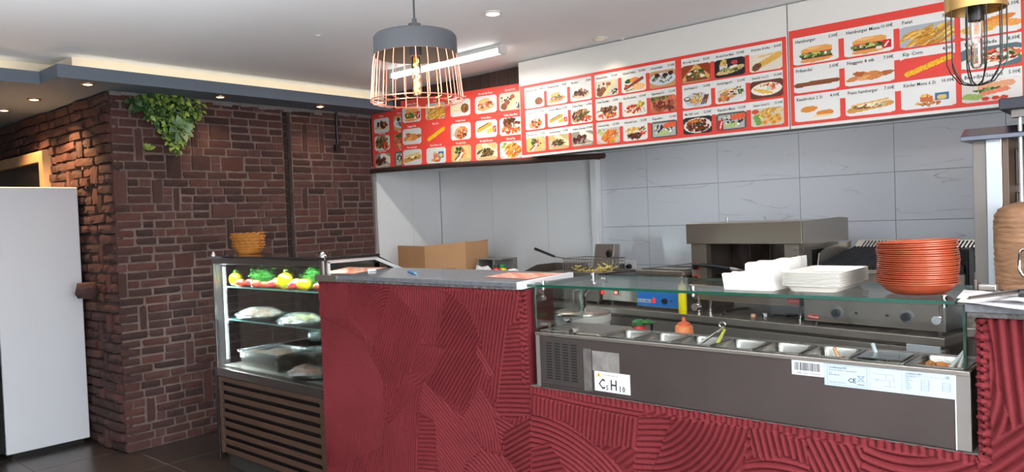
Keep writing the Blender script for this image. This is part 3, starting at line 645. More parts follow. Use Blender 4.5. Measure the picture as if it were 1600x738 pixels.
def grid_picture(name, A, x0, x1, z0, z1, y, parent, rot=None):
    h, wd = A.shape[:2]
    xs = np.linspace(x0, x1, wd+1); zs = np.linspace(z0, z1, h+1); X, Z = np.meshgrid(xs, zs)
    V = np.stack([X.ravel(), np.full(X.size, y), Z.ravel()], 1)
    if rot: V = rot(V)
    i, j = np.meshgrid(np.arange(wd), np.arange(h)); a = (j*(wd+1)+i).ravel()
    Fc = np.stack([a, a+1, a+wd+2, a+wd+1], 1)
    me = bpy.data.meshes.new(name); V = V-np.array(world_of(parent).translation)
    me.vertices.add(len(V)); me.vertices.foreach_set('co', V.ravel().astype(np.float32))
    me.loops.add(Fc.size); me.loops.foreach_set('vertex_index', Fc.ravel().astype(np.int32))
    me.polygons.add(len(Fc)); me.polygons.foreach_set('loop_start', np.arange(0, Fc.size, 4).astype(np.int32))
    me.update(calc_edges=True)
    s = np.clip(A.reshape(-1, 3), 0, 255)/255; L = np.where(s <= .04045, s/12.92, ((s+.055)/1.055)**2.4)
    col = np.ones((Fc.size, 4), np.float32); col[:, :3] = np.repeat(L, 4, 0)
    at = me.color_attributes.new('print', 'FLOAT_COLOR', 'CORNER'); at.data.foreach_set('color', col.ravel())
    me.materials.append(printm); o = bpy.data.objects.new(name, me); C.objects.link(o); o.parent = parent; return o
def round_mask(w, h, wr, hr, x0, x1, y0, y1, corners):
    """True outside the rounded rectangle; corners: which of 'bl br tl tr' are round"""
    y, x = np.mgrid[0:h, 0:w]; x = (x+.5)/w; y = (y+.5)/h
    m = (x < x0) | (x > x1) | (y < y0) | (y > y1)
    for c in corners.split():
        cx = x0+wr if c[1] == 'l' else x1-wr; cy = y0+hr if c[0] == 'b' else y1-hr
        inn = ((x < cx) if c[1] == 'l' else (x > cx)) & ((y < cy) if c[0] == 'b' else (y > cy))
        m |= inn & (((x-cx)/wr)**2+((y-cy)/hr)**2 > 1)
    return m
whitep = mat('board_white', (222, 221, 216), .35); redp = mat('board_red', RED, .35, spec=.25); ink = mat('black_ink', (28, 28, 30), .5); winkm = mat('white_ink', (238, 232, 226), .5)
DARK = {'groot', 'donermenu', 'cornplate', 'mixgrill', 'kapsalon', 'kapsmenu', 'falafel', 'adana', 'shoarma', 'kofte', 'wings', 'salad', 'gezond', 'fries', 'calamari', 'kipplate', 'broodkofte', 'corn'}
ROWS = [(2.335, 2.487), (2.18, 2.325), (2.02, 2.167)]
def front_board(name, label, X0, X1, groups, redtop, colw=None, y=4.27):
    t = thing('menu_board', label, 'menu board', ((X0+X1)/2, y+.01, 1.985))
    MB().box((X0, y, 1.987), (X1, y+.018, 2.682)).build('panel', whitep, t)
    MB().box((X0+.004, y-.0012, 2.003), (X1-.004, y+.001, redtop)).build('red_print', redp, t)
    for (gx0, gx1, cells, fade) in groups:
        nc = len(cells[0]); pitch = (gx1-gx0+.026)/nc
        for r, (z0, z1) in enumerate(ROWS):
            for c in range(nc):
                txt, price, k = cells[r][c]
                xa = gx0+c*pitch; xb = xa+pitch if c < nc-1 else gx1
                w0, h0 = 48, 40; fw = (pitch-.026)/(xb-xa)
                A = np.ones((h0, w0, 3))*np.array(WHT)
                hp = int(round(h0*.70)); wpx = int(round(w0*fw)); 
                p = food(k, Pic(wpx, hp-(0 if k in DARK else 2), WHT)) if k else Pic(wpx, hp, WHT)
                A[:p.h, :wpx] = p.a
                if k in DARK:
                    m = round_mask(wpx, hp, .12, .14, 0, 1, 0, 1, 'tl tr'); q = A[:hp, :wpx]; q[m] = WHT
                m = round_mask(wpx, hp, .12, .14, 0, 1, 0, 2, 'bl br'); q = A[:hp, :wpx]; q[m] = RED
                if wpx < w0: A[:hp, wpx:] = RED
                pic = grid_picture('menu_picture', A, xa, xb, z0, z1, y-.002, t); tx = MB()
                lx = xa+.012
                wd = (pitch-.03)
                s = .0245 if pitch > .22 else .0205
                lettering(tx, txt, (lx, y-.0028, z1-.031), EX, EZ, s, 'l', min(1, (wd-.06)/(len(txt)*.56*s)))
                lettering(tx, price, (xa+pitch-.03, y-.0028, z1-.029), EX, EZ, s, 'r', .85)
                tag(tx.build('caption', ink, pic), kind='stuff')
    return t
gA1 = [[('Dürüm Kip Döner', '7.00€', 'wrap'), ('Broodje Kip Döner', '7.00€', 'bun'), ('Kroket', '7.00€', 'kroket')],
       [('Dürüm Groot', '9.00€', 'bowl'), ('Dürüm Menu', '12.00€', 'hotdog'), ('Turkse Pizza', '6.00€', 'pizza')],
       [('Broodje Köfte', '9.00€', 'broodkofte'), ('Broodje Shoarma', '10.00€', 'shoarma'), ('Adana Dürüm', '10.00€', 'adana')]]
gA2 = [[('Schotel Köfte', '15.00€', 'kofte'), ('Schotel Adana', '16.00€', 'adanaplate'), ('Schotel Falafel', '15.00€', 'falafel')],
       [('Turkse Pizza Med', '9.00€', 'pizzamed'), ('Kip Brochette', '15.00€', 'skewers'), ('Kippenvleugel 8 St', '12.50€', 'wings')],
       [('Schotel Kip', '12.50€', 'kipplate'), ('Schotel Lam', '13.50€', 'lam'), ('Kapsalon', '10.00€', 'kapsalon')]]
gA3 = [[('Broodje Groot', '8.50€', 'groot'), ('Broodje Döner Menü', '13.00€', 'donermenu'), ('Dürüm Köfte', '8.00€', 'durumkofte')],
       [('Schotel Frikandel 2 St', '10.00€', 'frikplate'), ('Schotel Kip Nuggets 8 St', '12.00€', 'nugplate'), ('Schotel Kip Corn 2 St', '10.00€', 'cornplate')],
       [('Mix Grill 1 pers', '22.50€', 'mixgrill'), ('Kapsalon Menü', '13.50€', 'kapsmenu'), ('Calamares Schotel 8 St', '15.00€', 'calamari')]]
front_board('menu_board', 'long white and red menu board of nine by three dishes over the tiled wall', -3.652, -1.662, [(-3.601, -3.006, gA1, 1), (-2.977, -2.366, gA2, 0), (-2.323, -1.69, gA3, 0)], 2.508)
gB1 = [[('Hamburger', '5.00€', 'burger'), ('Hamburger Menu', '10.00€', 'burgermenu'), ('Patat', '3.50€', 'fries')],
       [('Frikandel', '3.00€', 'frikandel'), ('Nuggets 8 stk', '7.00€', 'nuggets'), ('Kip Corn', '4.00€', 'corn')],
       [('Kaaskroket 2 St', '4.00€', 'kaas'), ('Frans hamburger', '7.00€', 'frans'), ('Kinder Menu 6 St', '10.00€', 'kinder')]]
gB2 = [[('Kaassoufflé'.replace('é', 'e'), '6.00€', 'souffle')], [('Turkse Salade', '8.00€', 'salad')], [('Broodje Gezond', '5.00€', 'gezond')]]
front_board('menu_board', 'right-hand red menu board with hamburgers, fries and nuggets above the doner grill', -1.654, .6, [(-1.628, -.833, gB1, 0), (-.808, -.56, gB2, 0)], 2.532)

def back_board(label, X0, X1, Z0, Z1, cols, rows, y, ang, cx):
    t = thing('menu_board', label, 'menu board', ((X0+X1)/2, y, Z0))
    ca, sa = cos(ang), sin(ang)
    def rot(V):
        V = np.array(V, float); d = V-np.array([cx, 0, 2.27]); R = V.copy(); R[:, 0] = cx+d[:, 0]*ca-d[:, 2]*sa; R[:, 2] = 2.27+d[:, 0]*sa+d[:, 2]*ca; return R
    mb = MB().box((X0, y, Z0), (X1, y+.01, Z1)); mb.v = [tuple(q) for q in rot(mb.v)]; mb.build('panel', redp, t)
    for (xa, xb, names) in cols:
        for (z0, z1), (txt, k) in zip(rows, names):
            p = food(k, Pic(44, 30, (206, 208, 206)))
            p.a[round_mask(44, 30, .13, .17, 0, 1, 0, 1, 'bl br tl tr')] = RED
            pic = grid_picture('menu_picture', p.a, xa, xb, z0, z1, y-.001, t, rot); tx = MB()
            n = len(tx.v); lettering(tx, txt, ((xa+xb)/2, y-.0018, z1+.012), EX, EZ, .024, 'c', .8); tx.v[n:] = [tuple(q) for q in rot(tx.v[n:])]
            tag(tx.build('caption', winkm, pic), kind='stuff')
    return t
rr = [(2.383, 2.518), (2.193, 2.328), (2.017, 2.148)]
back_board('red rear menu board half hidden behind the copper pendant', -5.11, -3.63, 2.0, 2.575,
    [(-5.09, -4.85, (('Hamburger Menu', 'burgermenu'), ('Nuggets 8 stk', 'nuggets'), ('Frans hamburger', 'frans'))), (-4.79, -4.553, (('Patat', 'fries'), ('Kip Corn', 'corn'), ('Kinder Menu 6 St', 'kinder'))),
     (-4.49, -4.262, (('Dürüm Kip Döner', 'wrap'), ('Dürüm Groot', 'bowl'), ('Broodje Köfte', 'broodkofte'))), (-4.21, -3.976, (('Broodje Kip Döner', 'bun'), ('Dürüm Menu', 'hotdog'), ('Broodje Shoarma', 'shoarma'))),
     (-3.95, -3.724, (('Schotel Köfte', 'kofte'), ('Turkse Pizza Med', 'pizzamed'), ('Schotel Kip', 'kipplate')))], rr, 4.37, radians(-1.75), -4.4)
back_board('narrow red menu board in the corner beside the brick wall', -5.535, -5.0, 2.035, 2.545,
    [(-5.5, -5.288, (('Kroket', 'kroket'), ('Turkse Pizza', 'pizza'), ('Adana Dürüm', 'adana'))), (-5.225, -5.01, (('Schotel Falafel', 'falafel'), ('Kippenvleugel', 'wings'), ('Kapsalon', 'kapsalon')))],
    [(2.352, 2.481), (2.195, 2.325), (2.038, 2.166)], 4.386, radians(-.6), -5.3)

# ================================================================== front counter with combed plaster
YC = 2.352                                                    # plaster face
ctr = thing('front_counter', 'front counter faced with dark red comb-trowelled plaster', 'counter', (-1.6, 2.5, 0))
carc = mat('counter_carcass', (120, 112, 106), .8)
LX, RX = -3.46, .55
FX0, FX1, FZ = -1.985, -.432, .862
MB().box((LX, YC+.014, 0), (-2.03, 2.53, 1.25)).box((-2.03, YC+.014, 0), (-.415, 2.95, .858)).box((-2.5, 2.75, 0), (-2.03, 3.1, .878)).box((-.415, YC+.014, 0), (RX, 2.56, 1.235)).build('carcass', carc, ctr)
plm = mat('red_plaster', (108, 38, 43), .8, bump=.25, bscale=90, var=.12, vscale=5, spec=.18)
# comb strokes: outline in photo pixels, ridges either round a centre or along a line, pitch in metres
def XZ(p): q = P(p[0], p[1], 1, YC); return np.array([q[0], q[2]])
nx, nz = 1320, 384
gx = np.linspace(LX, RX, nx); gz = np.linspace(.09, 1.252, nz); GX, GZ = np.meshgrid(gx, gz)
Hh = np.zeros_like(GX)
def ridge(ph, pitch):
    t = ph/pitch; f = t-np.floor(t); return (1-np.abs(2*f-1)**2.0)
wob = np.zeros_like(GX)
for k in range(9):
    kx, kz = nrs.uniform(-9, 9, 2); wob += nrs.uniform(.001, .0024)*np.sin(kx*GX+kz*GZ+nrs.uniform(0, 6))
def inside(poly):
    m = np.zeros(GX.shape, bool); n = len(poly)
    for i in range(n):
        (x0, z0), (x1, z1) = poly[i], poly[(i+1) % n]
        c = ((z0 > GZ) != (z1 > GZ)); xi = (x1-x0)*(GZ-z0)/((z1-z0) if abs(z1-z0) > 1e-9 else 1e-9)+x0; m ^= c & (GX < xi)
    return m
def stroke(poly, a, b=None, pitch=.02, amp=.0085, base=0):
    global Hh
    pl = [XZ(p) for p in poly]; m = inside(pl)
    if b is None: c = XZ(a); ph = np.hypot(GX-c[0], (GZ-c[1]))
    else:
        u, v = XZ(a), XZ(b); d = (v-u)/np.linalg.norm(v-u); ph = (GX-u[0])*(-d[1])+(GZ-u[1])*d[0]; s = (GX-u[0])*d[0]+(GZ-u[1])*d[1]; ph = ph+.05*np.maximum(0, s)**2
    Hh[m] = (base+1.55*amp*ridge(ph+wob, pitch))[m]
def Q(pts): return [(500+x/2.183, 400+y/2.183) for x, y in pts]      # helper for outlines read off an enlarged crop
FULL = [(480, 400), (1640, 400), (1640, 900), (480, 900)]
stroke([(470, 380), (850, 380), (850, 1100), (470, 1100)], (640, 700), (700, 400), .019)
# left block
stroke(Q([(0, 30), (720, 30), (720, 330), (0, 330)]), *Q([(500, 300), (530, 60)]), .0185)
stroke(Q([(0, 40), (120, 60), (110, 220), (30, 210)]), *Q([(60, 400), (40, 60)]), .015)
stroke(Q([(90, 60), (240, 70), (240, 200), (190, 310), (100, 200)]), Q([(240, 260)])[0], None, .017, .005)
stroke(Q([(300, 60), (440, 130), (370, 300), (230, 180)]), Q([(180, 120)])[0], None, .017, .004, .003)
stroke(Q([(245, 105), (350, 215), (350, 330), (250, 500), (185, 310)]), *Q([(230, 480), (310, 160)]), .0175)
stroke(Q([(440, 120), (520, 200), (570, 340), (500, 540), (360, 430), (400, 300)]), *Q([(400, 470), (540, 200)]), .019, .0095)
stroke(Q([(550, 120), (700, 100), (690, 200), (610, 530), (560, 340)]), *Q([(600, 560), (640, 120)]), .0195, .0095)
stroke(Q([(545, 300), (600, 400), (580, 420), (535, 330)]), *Q([(540, 300), (600, 410)]), .017)
stroke(Q([(640, 250), (720, 180), (720, 540), (660, 560), (605, 540)]), *Q([(600, 430), (720, 425)]), .019, .006)
stroke(Q([(20, 210), (150, 280), (220, 420), (225, 640), (60, 720), (0, 720), (0, 200)]), Q([(-40, 560)])[0], None, .0135, .007)
stroke(Q([(290, 400), (340, 410), (320, 520), (260, 590), (225, 560)]), Q([(150, 300)])[0], None, .018, .004, .004)
stroke(Q([(350, 300), (430, 310), (400, 390), (330, 460), (310, 400)]), Q([(250, 200)])[0], None, .02, .004, .003)
stroke(Q([(225, 590), (330, 480), (345, 738), (240, 900), (220, 900)]), *Q([(290, 900), (290, 500)]), .016, .008)
stroke(Q([(340, 540), (395, 560), (420, 900), (335, 900)]), *Q([(300, 600), (420, 600)]), .02, .003, .004)
stroke(Q([(360, 430), (500, 560), (560, 660), (520, 720), (420, 900), (395, 560), (340, 530)]), *Q([(360, 430), (540, 640)]), .0175, .0095)
stroke(Q([(550, 450), (625, 560), (620, 670), (570, 660), (485, 560)]), Q([(440, 640)])[0], None, .0175, .0095)
stroke(Q([(600, 540), (670, 580), (670, 620), (620, 640)]), *Q([(610, 560), (680, 600)]), .018)
stroke(Q([(630, 600), (780, 520), (860, 640), (860, 900), (640, 900)]), *Q([(640, 700), (780, 620)]), .0205, .0095)
stroke(Q([(560, 660), (640, 690), (700, 760), (700, 980), (420, 980), (510, 700)]), Q([(470, 900)])[0], None, .02, .0095)
# under and right of the topping fridge (outlines in photo pixels)
stroke([(834, 600), (1640, 690), (1640, 900), (834, 900)], (1000, 760), (1180, 640), .026)
stroke([(834, 604), (1010, 640), (1000, 660), (834, 622)], (834, 610), (1010, 640), .018, .006, .003)
stroke([(832, 618), (1000, 655), (996, 700), (930, 695), (832, 650)], (900, 700), (905, 620), .0205, .0105)
stroke([(832, 645), (890, 660), (990, 745), (1000, 900), (832, 900)], (850, 860), None, .022, .0095)
stroke([(832, 700), (860, 690), (900, 760), (880, 900), (832, 900)], (832, 750), (900, 735), .022)
stroke([(1000, 648), (1052, 655), (1020, 760), (990, 760)], (990, 690), (1050, 692), .021, .006)
stroke([(1052, 652), (1170, 668), (1165, 720), (1110, 770), (1010, 770)], (1000, 600), None, .0225, .0105)
stroke([(1170, 665), (1260, 688), (1265, 725), (1180, 715)], (1215, 730), (1200, 660), .022, .0105)
stroke([(1165, 722), (1230, 712), (1310, 745), (1330, 860), (1150, 860)], (1230, 900), None, .023, .0105)
stroke([(1262, 685), (1380, 705), (1390, 740), (1270, 750)], (1330, 740), (1300, 680), .023, .0105)
stroke([(1352, 690), (1440, 700), (1530, 715), (1545, 860), (1330, 860)], (1400, 560), None, .0255, .011)
stroke([(1520, 470), (1640, 470), (1640, 640), (1540, 710), (1528, 700)], (1300, 560), None, .026, .0115)
stroke([(1548, 470), (1640, 470), (1640, 690), (1590, 690), (1560, 600)], (1600, 720), (1572, 500), .0265, .0115)
stroke([(1528, 700), (1600, 660), (1660, 690), (1660, 860), (1530, 860)], (1530, 720), (1640, 640), .026, .0115)
# squeezed-out lips round the edges
for (x0, x1, z0, z1, ax) in ((-2.05, -2.03, .86, 1.26, 1), (-.425, -.395, .84, 1.25, 1), (-2.0, -.43, .835, .86, 0), (LX, -2.03, 1.235, 1.26, 0)):
    m = (GX > x0) & (GX < x1) & (GZ > z0) & (GZ < z1); ph = GZ if ax else GX
    Hh[m] = .002+.009*(ridge(ph+wob*3, .021+.004*ax))[m]
Hh += .0012*nrs.rand(*Hh.shape)*(nrs.rand(*Hh.shape) > .8)
keep = ~((GX > FX0) & (GX < FX1) & (GZ > FZ)); keep &= ~((GX < -.41) & (GX > -2.04) & (GZ > FZ) & (GX > FX0))
keep &= ~((GX > -2.022) & (GX < -.42) & (GZ > FZ+.0))
V = np.stack([GX.ravel()+1.6, (YC-Hh).ravel()-2.5, GZ.ravel()], 1)
idx = np.arange(nx*nz).reshape(nz, nx); kq = keep[:-1, :-1] & keep[1:, :-1] & keep[:-1, 1:] & keep[1:, 1:]
Fq = np.stack([idx[:-1, :-1][kq], idx[:-1, 1:][kq], idx[1:, 1:][kq], idx[1:, :-1][kq]], 1)
me = bpy.data.meshes.new('plaster_face'); me.vertices.add(len(V)); me.vertices.foreach_set('co', V.ravel().astype(np.float32))
me.loops.add(Fq.size); me.loops.foreach_set('vertex_index', Fq.ravel().astype(np.int32)); me.polygons.add(len(Fq))
me.polygons.foreach_set('loop_start', np.arange(0, Fq.size, 4).astype(np.int32)); me.update(calc_edges=True)
bm = bmesh.new(); bm.from_mesh(me); bmesh.ops.delete(bm, geom=[v for v in bm.verts if not v.link_faces], context='VERTS'); bm.to_mesh(me); bm.free()
me.polygons.foreach_set('use_smooth', [True]*len(me.polygons)); me.materials.append(plm)
o = bpy.data.objects.new('plaster_face', me); C.objects.link(o); o.parent = ctr
# plaster wrapped round the sides of the opening, lumpy edge
def lump(p0, p1, n, r, name):
    mb = MB(); p0, p1 = np.array(p0), np.array(p1)
    for k in range(n):
        c = p0+(p1-p0)*(k+.5)/n; mb.ball(c, r*rnd.uniform(.8, 1.15), 8, (1, 1.1, .62 if abs(p1-p0)[2] > .2 else 1))
    mb.build(name, plm, ctr, smooth=True)
lump((-2.026, YC+.003, .865), (-2.026, YC+.003, 1.245), 20, .0125, 'plaster_lip')
lump((-.412, YC+.001, .865), (-.412, YC+.001, 1.235), 17, .0165, 'plaster_lip')
MB().box((-2.03, YC, .858), (-2.018, 2.53, 1.25)).build('plaster_return', plm, ctr)
MB().box((-.425, YC, .858), (-.415, 2.56, 1.235)).build('plaster_return', plm, ctr)
# granite slabs
gran = mat('grey_granite', (104, 107, 112), .2, var=.25, vscale=60, coat=.3); MATS['grey_granite'] = gran
rough_e = mat('rough_stone_edge', (92, 90, 90), .8, bump=1, bscale=60, var=.6, vscale=40)
def slab(poly, z0, z1, nm, sm=gran): return MB().prism(poly, 2, z0, z1).build(nm, sm, ctr, bevel=.002)
slab([(-3.468, 2.332), (-2.62, 2.332), (-2.62, 2.87), (-3.468, 2.87)], 1.262, 1.282, 'worktop_slab')
slab([(-2.618, 2.332), (-2.045, 2.332), (-2.15, 2.82), (-2.618, 2.87)], 1.262, 1.282, 'worktop_slab')
slab([(-.445, 2.322), (RX, 2.322), (RX, 2.62), (-.445, 2.62)], 1.25, 1.272, 'worktop_slab')
MB().box((-3.468, 2.335, 1.25), (-2.05, 2.5, 1.262)).build('slab_bedding', rough_e, ctr, bevel=.002); MB().box((-.44, 2.326, 1.236), (RX, 2.5, 1.25)).build('slab_bedding', rough_e, ctr, bevel=.002)
MB().prism([(-2.045, 2.328), (-2.02, 2.328), (-2.125, 2.82), (-2.15, 2.82)], 2, 1.255, 1.284).build('edge_trim', white, ctr, label='white trim strip on the slab end')
MB().prism([(-3.468, 2.326), (-3.28, 2.326), (-3.28, 2.332), (-3.468, 2.332)], 2, 1.25, 1.284).build('edge_trim', steel, ctr, label='steel trim strip on the slab end')

# ================================================================== topping fridge with food pans
ux0, ux1, uy, uz0, uz1 = -1.978, -.442, 2.357, .862, 1.082
tf = thing('topping_fridge', 'long dark steel topping fridge with grille and food pans set into the counter', 'fridge', ((ux0+ux1)/2, 2.5, .86))
bodym = mat('fridge_front_steel', (80, 71, 69), .48, .5, var=.12, vscale=3, noise_rough=.1)
MB().box((ux0+.02, uy, uz0), (ux1-.035, uy+.006, uz1-.012)).build('front_panel', bodym, tf, bevel=.0015)
MB().box((ux0, uy+.006, uz0), (ux1, 2.62, .93)).box((ux0, uy+.006, .93), (-1.69, 2.63, uz1-.02)).box((-1.69, 2.572, .93), (ux1, 2.60, uz1-.004)).box((-1.69, uy+.006, .93), (ux1, uy+.016, uz1-.004)).build('body', steel_d, tf)
MB().box((ux1-.034, uy-.001, uz0), (ux1, uy+.006, uz1)).build('end_post', mat('light_steel', (142, 138, 134), .45, .5), tf, bevel=.001)
MB().box((ux0, uy-.001, uz0), (ux0+.019, uy+.006, uz1)).build('end_post', mat('light_steel', 0), tf, bevel=.001)
MB().box((ux1-.0375, uy-.002, uz0), (ux1-.0345, uy+.003, uz1)).build('edge_strip', white, tf)
pit = .1525; xa = -1.675
fr = MB().box((ux0, uy-.004, uz1-.012), (ux1, uy+.02, uz1)).box((-1.69, 2.548, uz1-.012), (ux1, 2.60, uz1))
for k in range(9): fr.box((xa+k*pit-.006, uy+.02, uz1-.010), (xa+k*pit+.006, 2.548, uz1))
fr.build('pan_frame', steel, tf, bevel=.001)
# raised compressor cover with sloping end
MB().prism([(ux0, uz1-.006), (-1.675, uz1-.006), (-1.69, uz1+.006), (ux0, uz1+.006)], 1, 2.385, 2.62).build('compressor_cover', steel, tf, bevel=.002)
# grille with slots
gx0, gx1, gz0, gz1 = -1.943, -1.748, .878, 1.064
gb = MB().box((gx0, uy-.004, gz0), (gx1, uy, gz1)).build('grille_plate', mat('grille_plate', (86, 79, 77), .45, .6), tf, bevel=.001)
sl = MB()
for i in range(4):
    for j in range(14):
        x = gx0+.022+i*.041; z = gz0+.022+j*.0108; sl.box((x, uy-.0046, z), (x+.027, uy-.0038, z+.0052))
tag(sl.build('grille_slots', dark, gb), kind='stuff')
MB().lathe([(.0, -.003), (.005, -.002), (.006, 0)], (0, 0, 0), 12).build('screw', chrome, gb).matrix_basis = Matrix.Translation(Vector((-1.86, uy-.004, 1.052))-world_of(gb).translation) @ Matrix.Rotation(radians(-90), 4, 'X')
stick = mat('sticker_residue', (120, 118, 114), .8, var=.3, vscale=30)
MB().box((-1.70, uy-.0008, .955), (-1.578, uy, 1.03)).build('glue_residue', stick, tf)
MB().box((-1.742, uy-.0007, .872), (-1.705, uy, 1.035)).build('glue_residue', mat('sticker_residue_dark', (92, 88, 85), .8, var=.3, vscale=30), tf)
paperw = mat('white_sticker', (216, 218, 220), .4); paperb = mat('pale_blue_sticker', (178, 194, 210), .35)
def sticker(name, x0, x1, z0, z1, m, tilt=0):
    o = MB().box((x0, uy-.0014, z0), (x1, uy-.0004, z1)).build(name, m, tf); return o
st = sticker('gas_sticker', -1.692, -1.533, .879, .954, paperw)
lt = MB(); yy = uy-.0019
for ch, x_, sz, sq in (('C', .018, .055, .8), ('5', .052, .026, .9), ('H', .071, .055, .8), ('10', .108, .032, .95)):
    lettering(lt, ch, (-1.692+x_, yy, .889 if sz > .04 else .886), EX, EZ, sz, 'l', sq)
lettering(lt, 'Koudemiddel: Pentane Gas', (-1.652, yy, .9405), EX, EZ, .0056, 'l', 1.05)
lt.build('sticker_lettering', ink, st)
MB().prism([(-1.681, .934), (-1.662, .934), (-1.6715, .950)], 1, uy-.0022, uy-.0015).build('warning_triangle', mat('warning_yellow', (240, 196, 40), .5), st)
MB().prism([(-1.6735, .9365), (-1.6695, .9365), (-1.6705, .945), (-1.6725, .945)], 1, uy-.0026, uy-.0023).build('flame_mark', ink, st)
st = sticker('barcode_sticker', -.931, -.832, 1.024, 1.071, paperw)
mb = MB(); x = -.922; r3 = random.Random(2)
while x < -.845:
    wd = r3.choice([.0007, .0012, .002]); mb.box((x, uy-.0019, 1.0385), (x+wd, uy-.0015, 1.064)); x += wd+r3.choice([.0008, .0013, .0018])
tag(mb.build('barcode', ink, st), kind='stuff')
lettering(MB(), '', (0, 0, 0), EX, EZ, 1)
mb = lettering(MB(), '7446.0009.160220671', (-.915, yy, 1.0285), EX, EZ, .0072, 'l', 1.15); mb.build('sticker_lettering', ink, st)
st = sticker('rating_plate', -.831, -.4795, 1.002, 1.0705, paperb)
g2 = mat('grey_ink', (92, 100, 112), .5)
mb = MB()
lettering(mb, 'Combisteel BV', (-.817, yy, 1.056), EX, EZ, .0085); lettering(mb, 'Importer and distributor of catering equipment', (-.817, yy, 1.0495), EX, EZ, .0042)
lettering(mb, 'Type', (-.817, yy, 1.041), EX, EZ, .0045); lettering(mb, 'Model: 7446.0009', (-.817, yy, 1.035), EX, EZ, .0045); lettering(mb, 'www. made for food service', (-.817, yy, 1.0125), EX, EZ, .0042)
lettering(mb, 'CE', (-.763, yy, 1.0175), EX, EZ, .0185, 'l', 1.1)
lettering(mb, 'Combisteel BV', (-.603, yy, 1.060), EX, EZ, .0068); lettering(mb, 'CE', (-.503, yy, 1.058), EX, EZ, .0085)
for k, tt in enumerate(('Model: 7446.0009', 'Serial no', 'Climate class', 'Power', 'Voltage', 'Current', 'Refrigerant', 'Charge')): lettering(mb, tt, (-.603, yy, 1.052-k*.0052), EX, EZ, .0036)
mb.build('sticker_lettering', mat('dark_ink', (40, 44, 52), .5), st)
mb = MB(); Yl = uy-.0018
def ln(x0, z0, x1, z1, t=.0006):
    if abs(x1-x0) > abs(z1-z0): mb.box((x0, Yl, (z0+z1)/2-t/2), (x1, Yl+.0003, (z0+z1)/2+t/2))
    else: mb.box(((x0+x1)/2-t/2, Yl, z0), ((x0+x1)/2+t/2, Yl+.0003, z1))
for x0, x1, z0, z1 in ((-.822, -.708, 1.007, 1.066),): ln(x0, z0, x1, z0); ln(x0, z1, x1, z1); ln(x0, z0, x0, z1); ln(x1, z0, x1, z1)
ln(-.7, 1.003, -.7, 1.07, .0003); ln(-.613, 1.003, -.613, 1.07, .0003)
ln(-.603, 1.0565, -.49, 1.0565)
for k in range(7): ln(-.563, 1.0485-k*.0052, -.543, 1.0485-k*.0052); ln(-.51, 1.044-min(k, 4)*.0055, -.49, 1.044-min(k, 4)*.0055)
ln(-.563, 1.017, -.563, 1.0485); ln(-.543, 1.017, -.543, 1.0485); ln(-.51, 1.022, -.51, 1.044); ln(-.49, 1.022, -.49, 1.044)
for x0, z0, x1, z1 in ((-.69, 1.052, -.635, 1.052), (-.635, 1.03, -.635, 1.052), (-.655, 1.04, -.655, 1.052), (-.69, 1.035, -.645, 1.035), (-.645, 1.02, -.645, 1.035), (-.66, 1.018, -.63, 1.018), (-.68, 1.026, -.68, 1.035)): ln(x0, z0, x1, z1)
# wheeled-bin mark: two crossed strokes, bin outline and bar
for a, b in (((-.736, 1.02), (-.714, 1.041)), ((-.714, 1.02), (-.736, 1.041))):
    d = np.array(b)-np.array(a); n = np.array([-d[1], d[0]])/np.linalg.norm(d)*.0006
    mb.add([(a[0]-n[0], Yl, a[1]-n[1]), (a[0]+n[0], Yl, a[1]+n[1]), (b[0]+n[0], Yl, b[1]+n[1]), (b[0]-n[0], Yl, b[1]-n[1])], [(0, 1, 2, 3)])
ln(-.733, 1.039, -.717, 1.039, .0012); ln(-.731, 1.024, -.731, 1.039); ln(-.719, 1.024, -.719, 1.039); ln(-.731, 1.024, -.719, 1.024); ln(-.735, 1.0135, -.715, 1.0135, .0022)
tag(mb.build('diagram_lines', g2, st), kind='stuff')

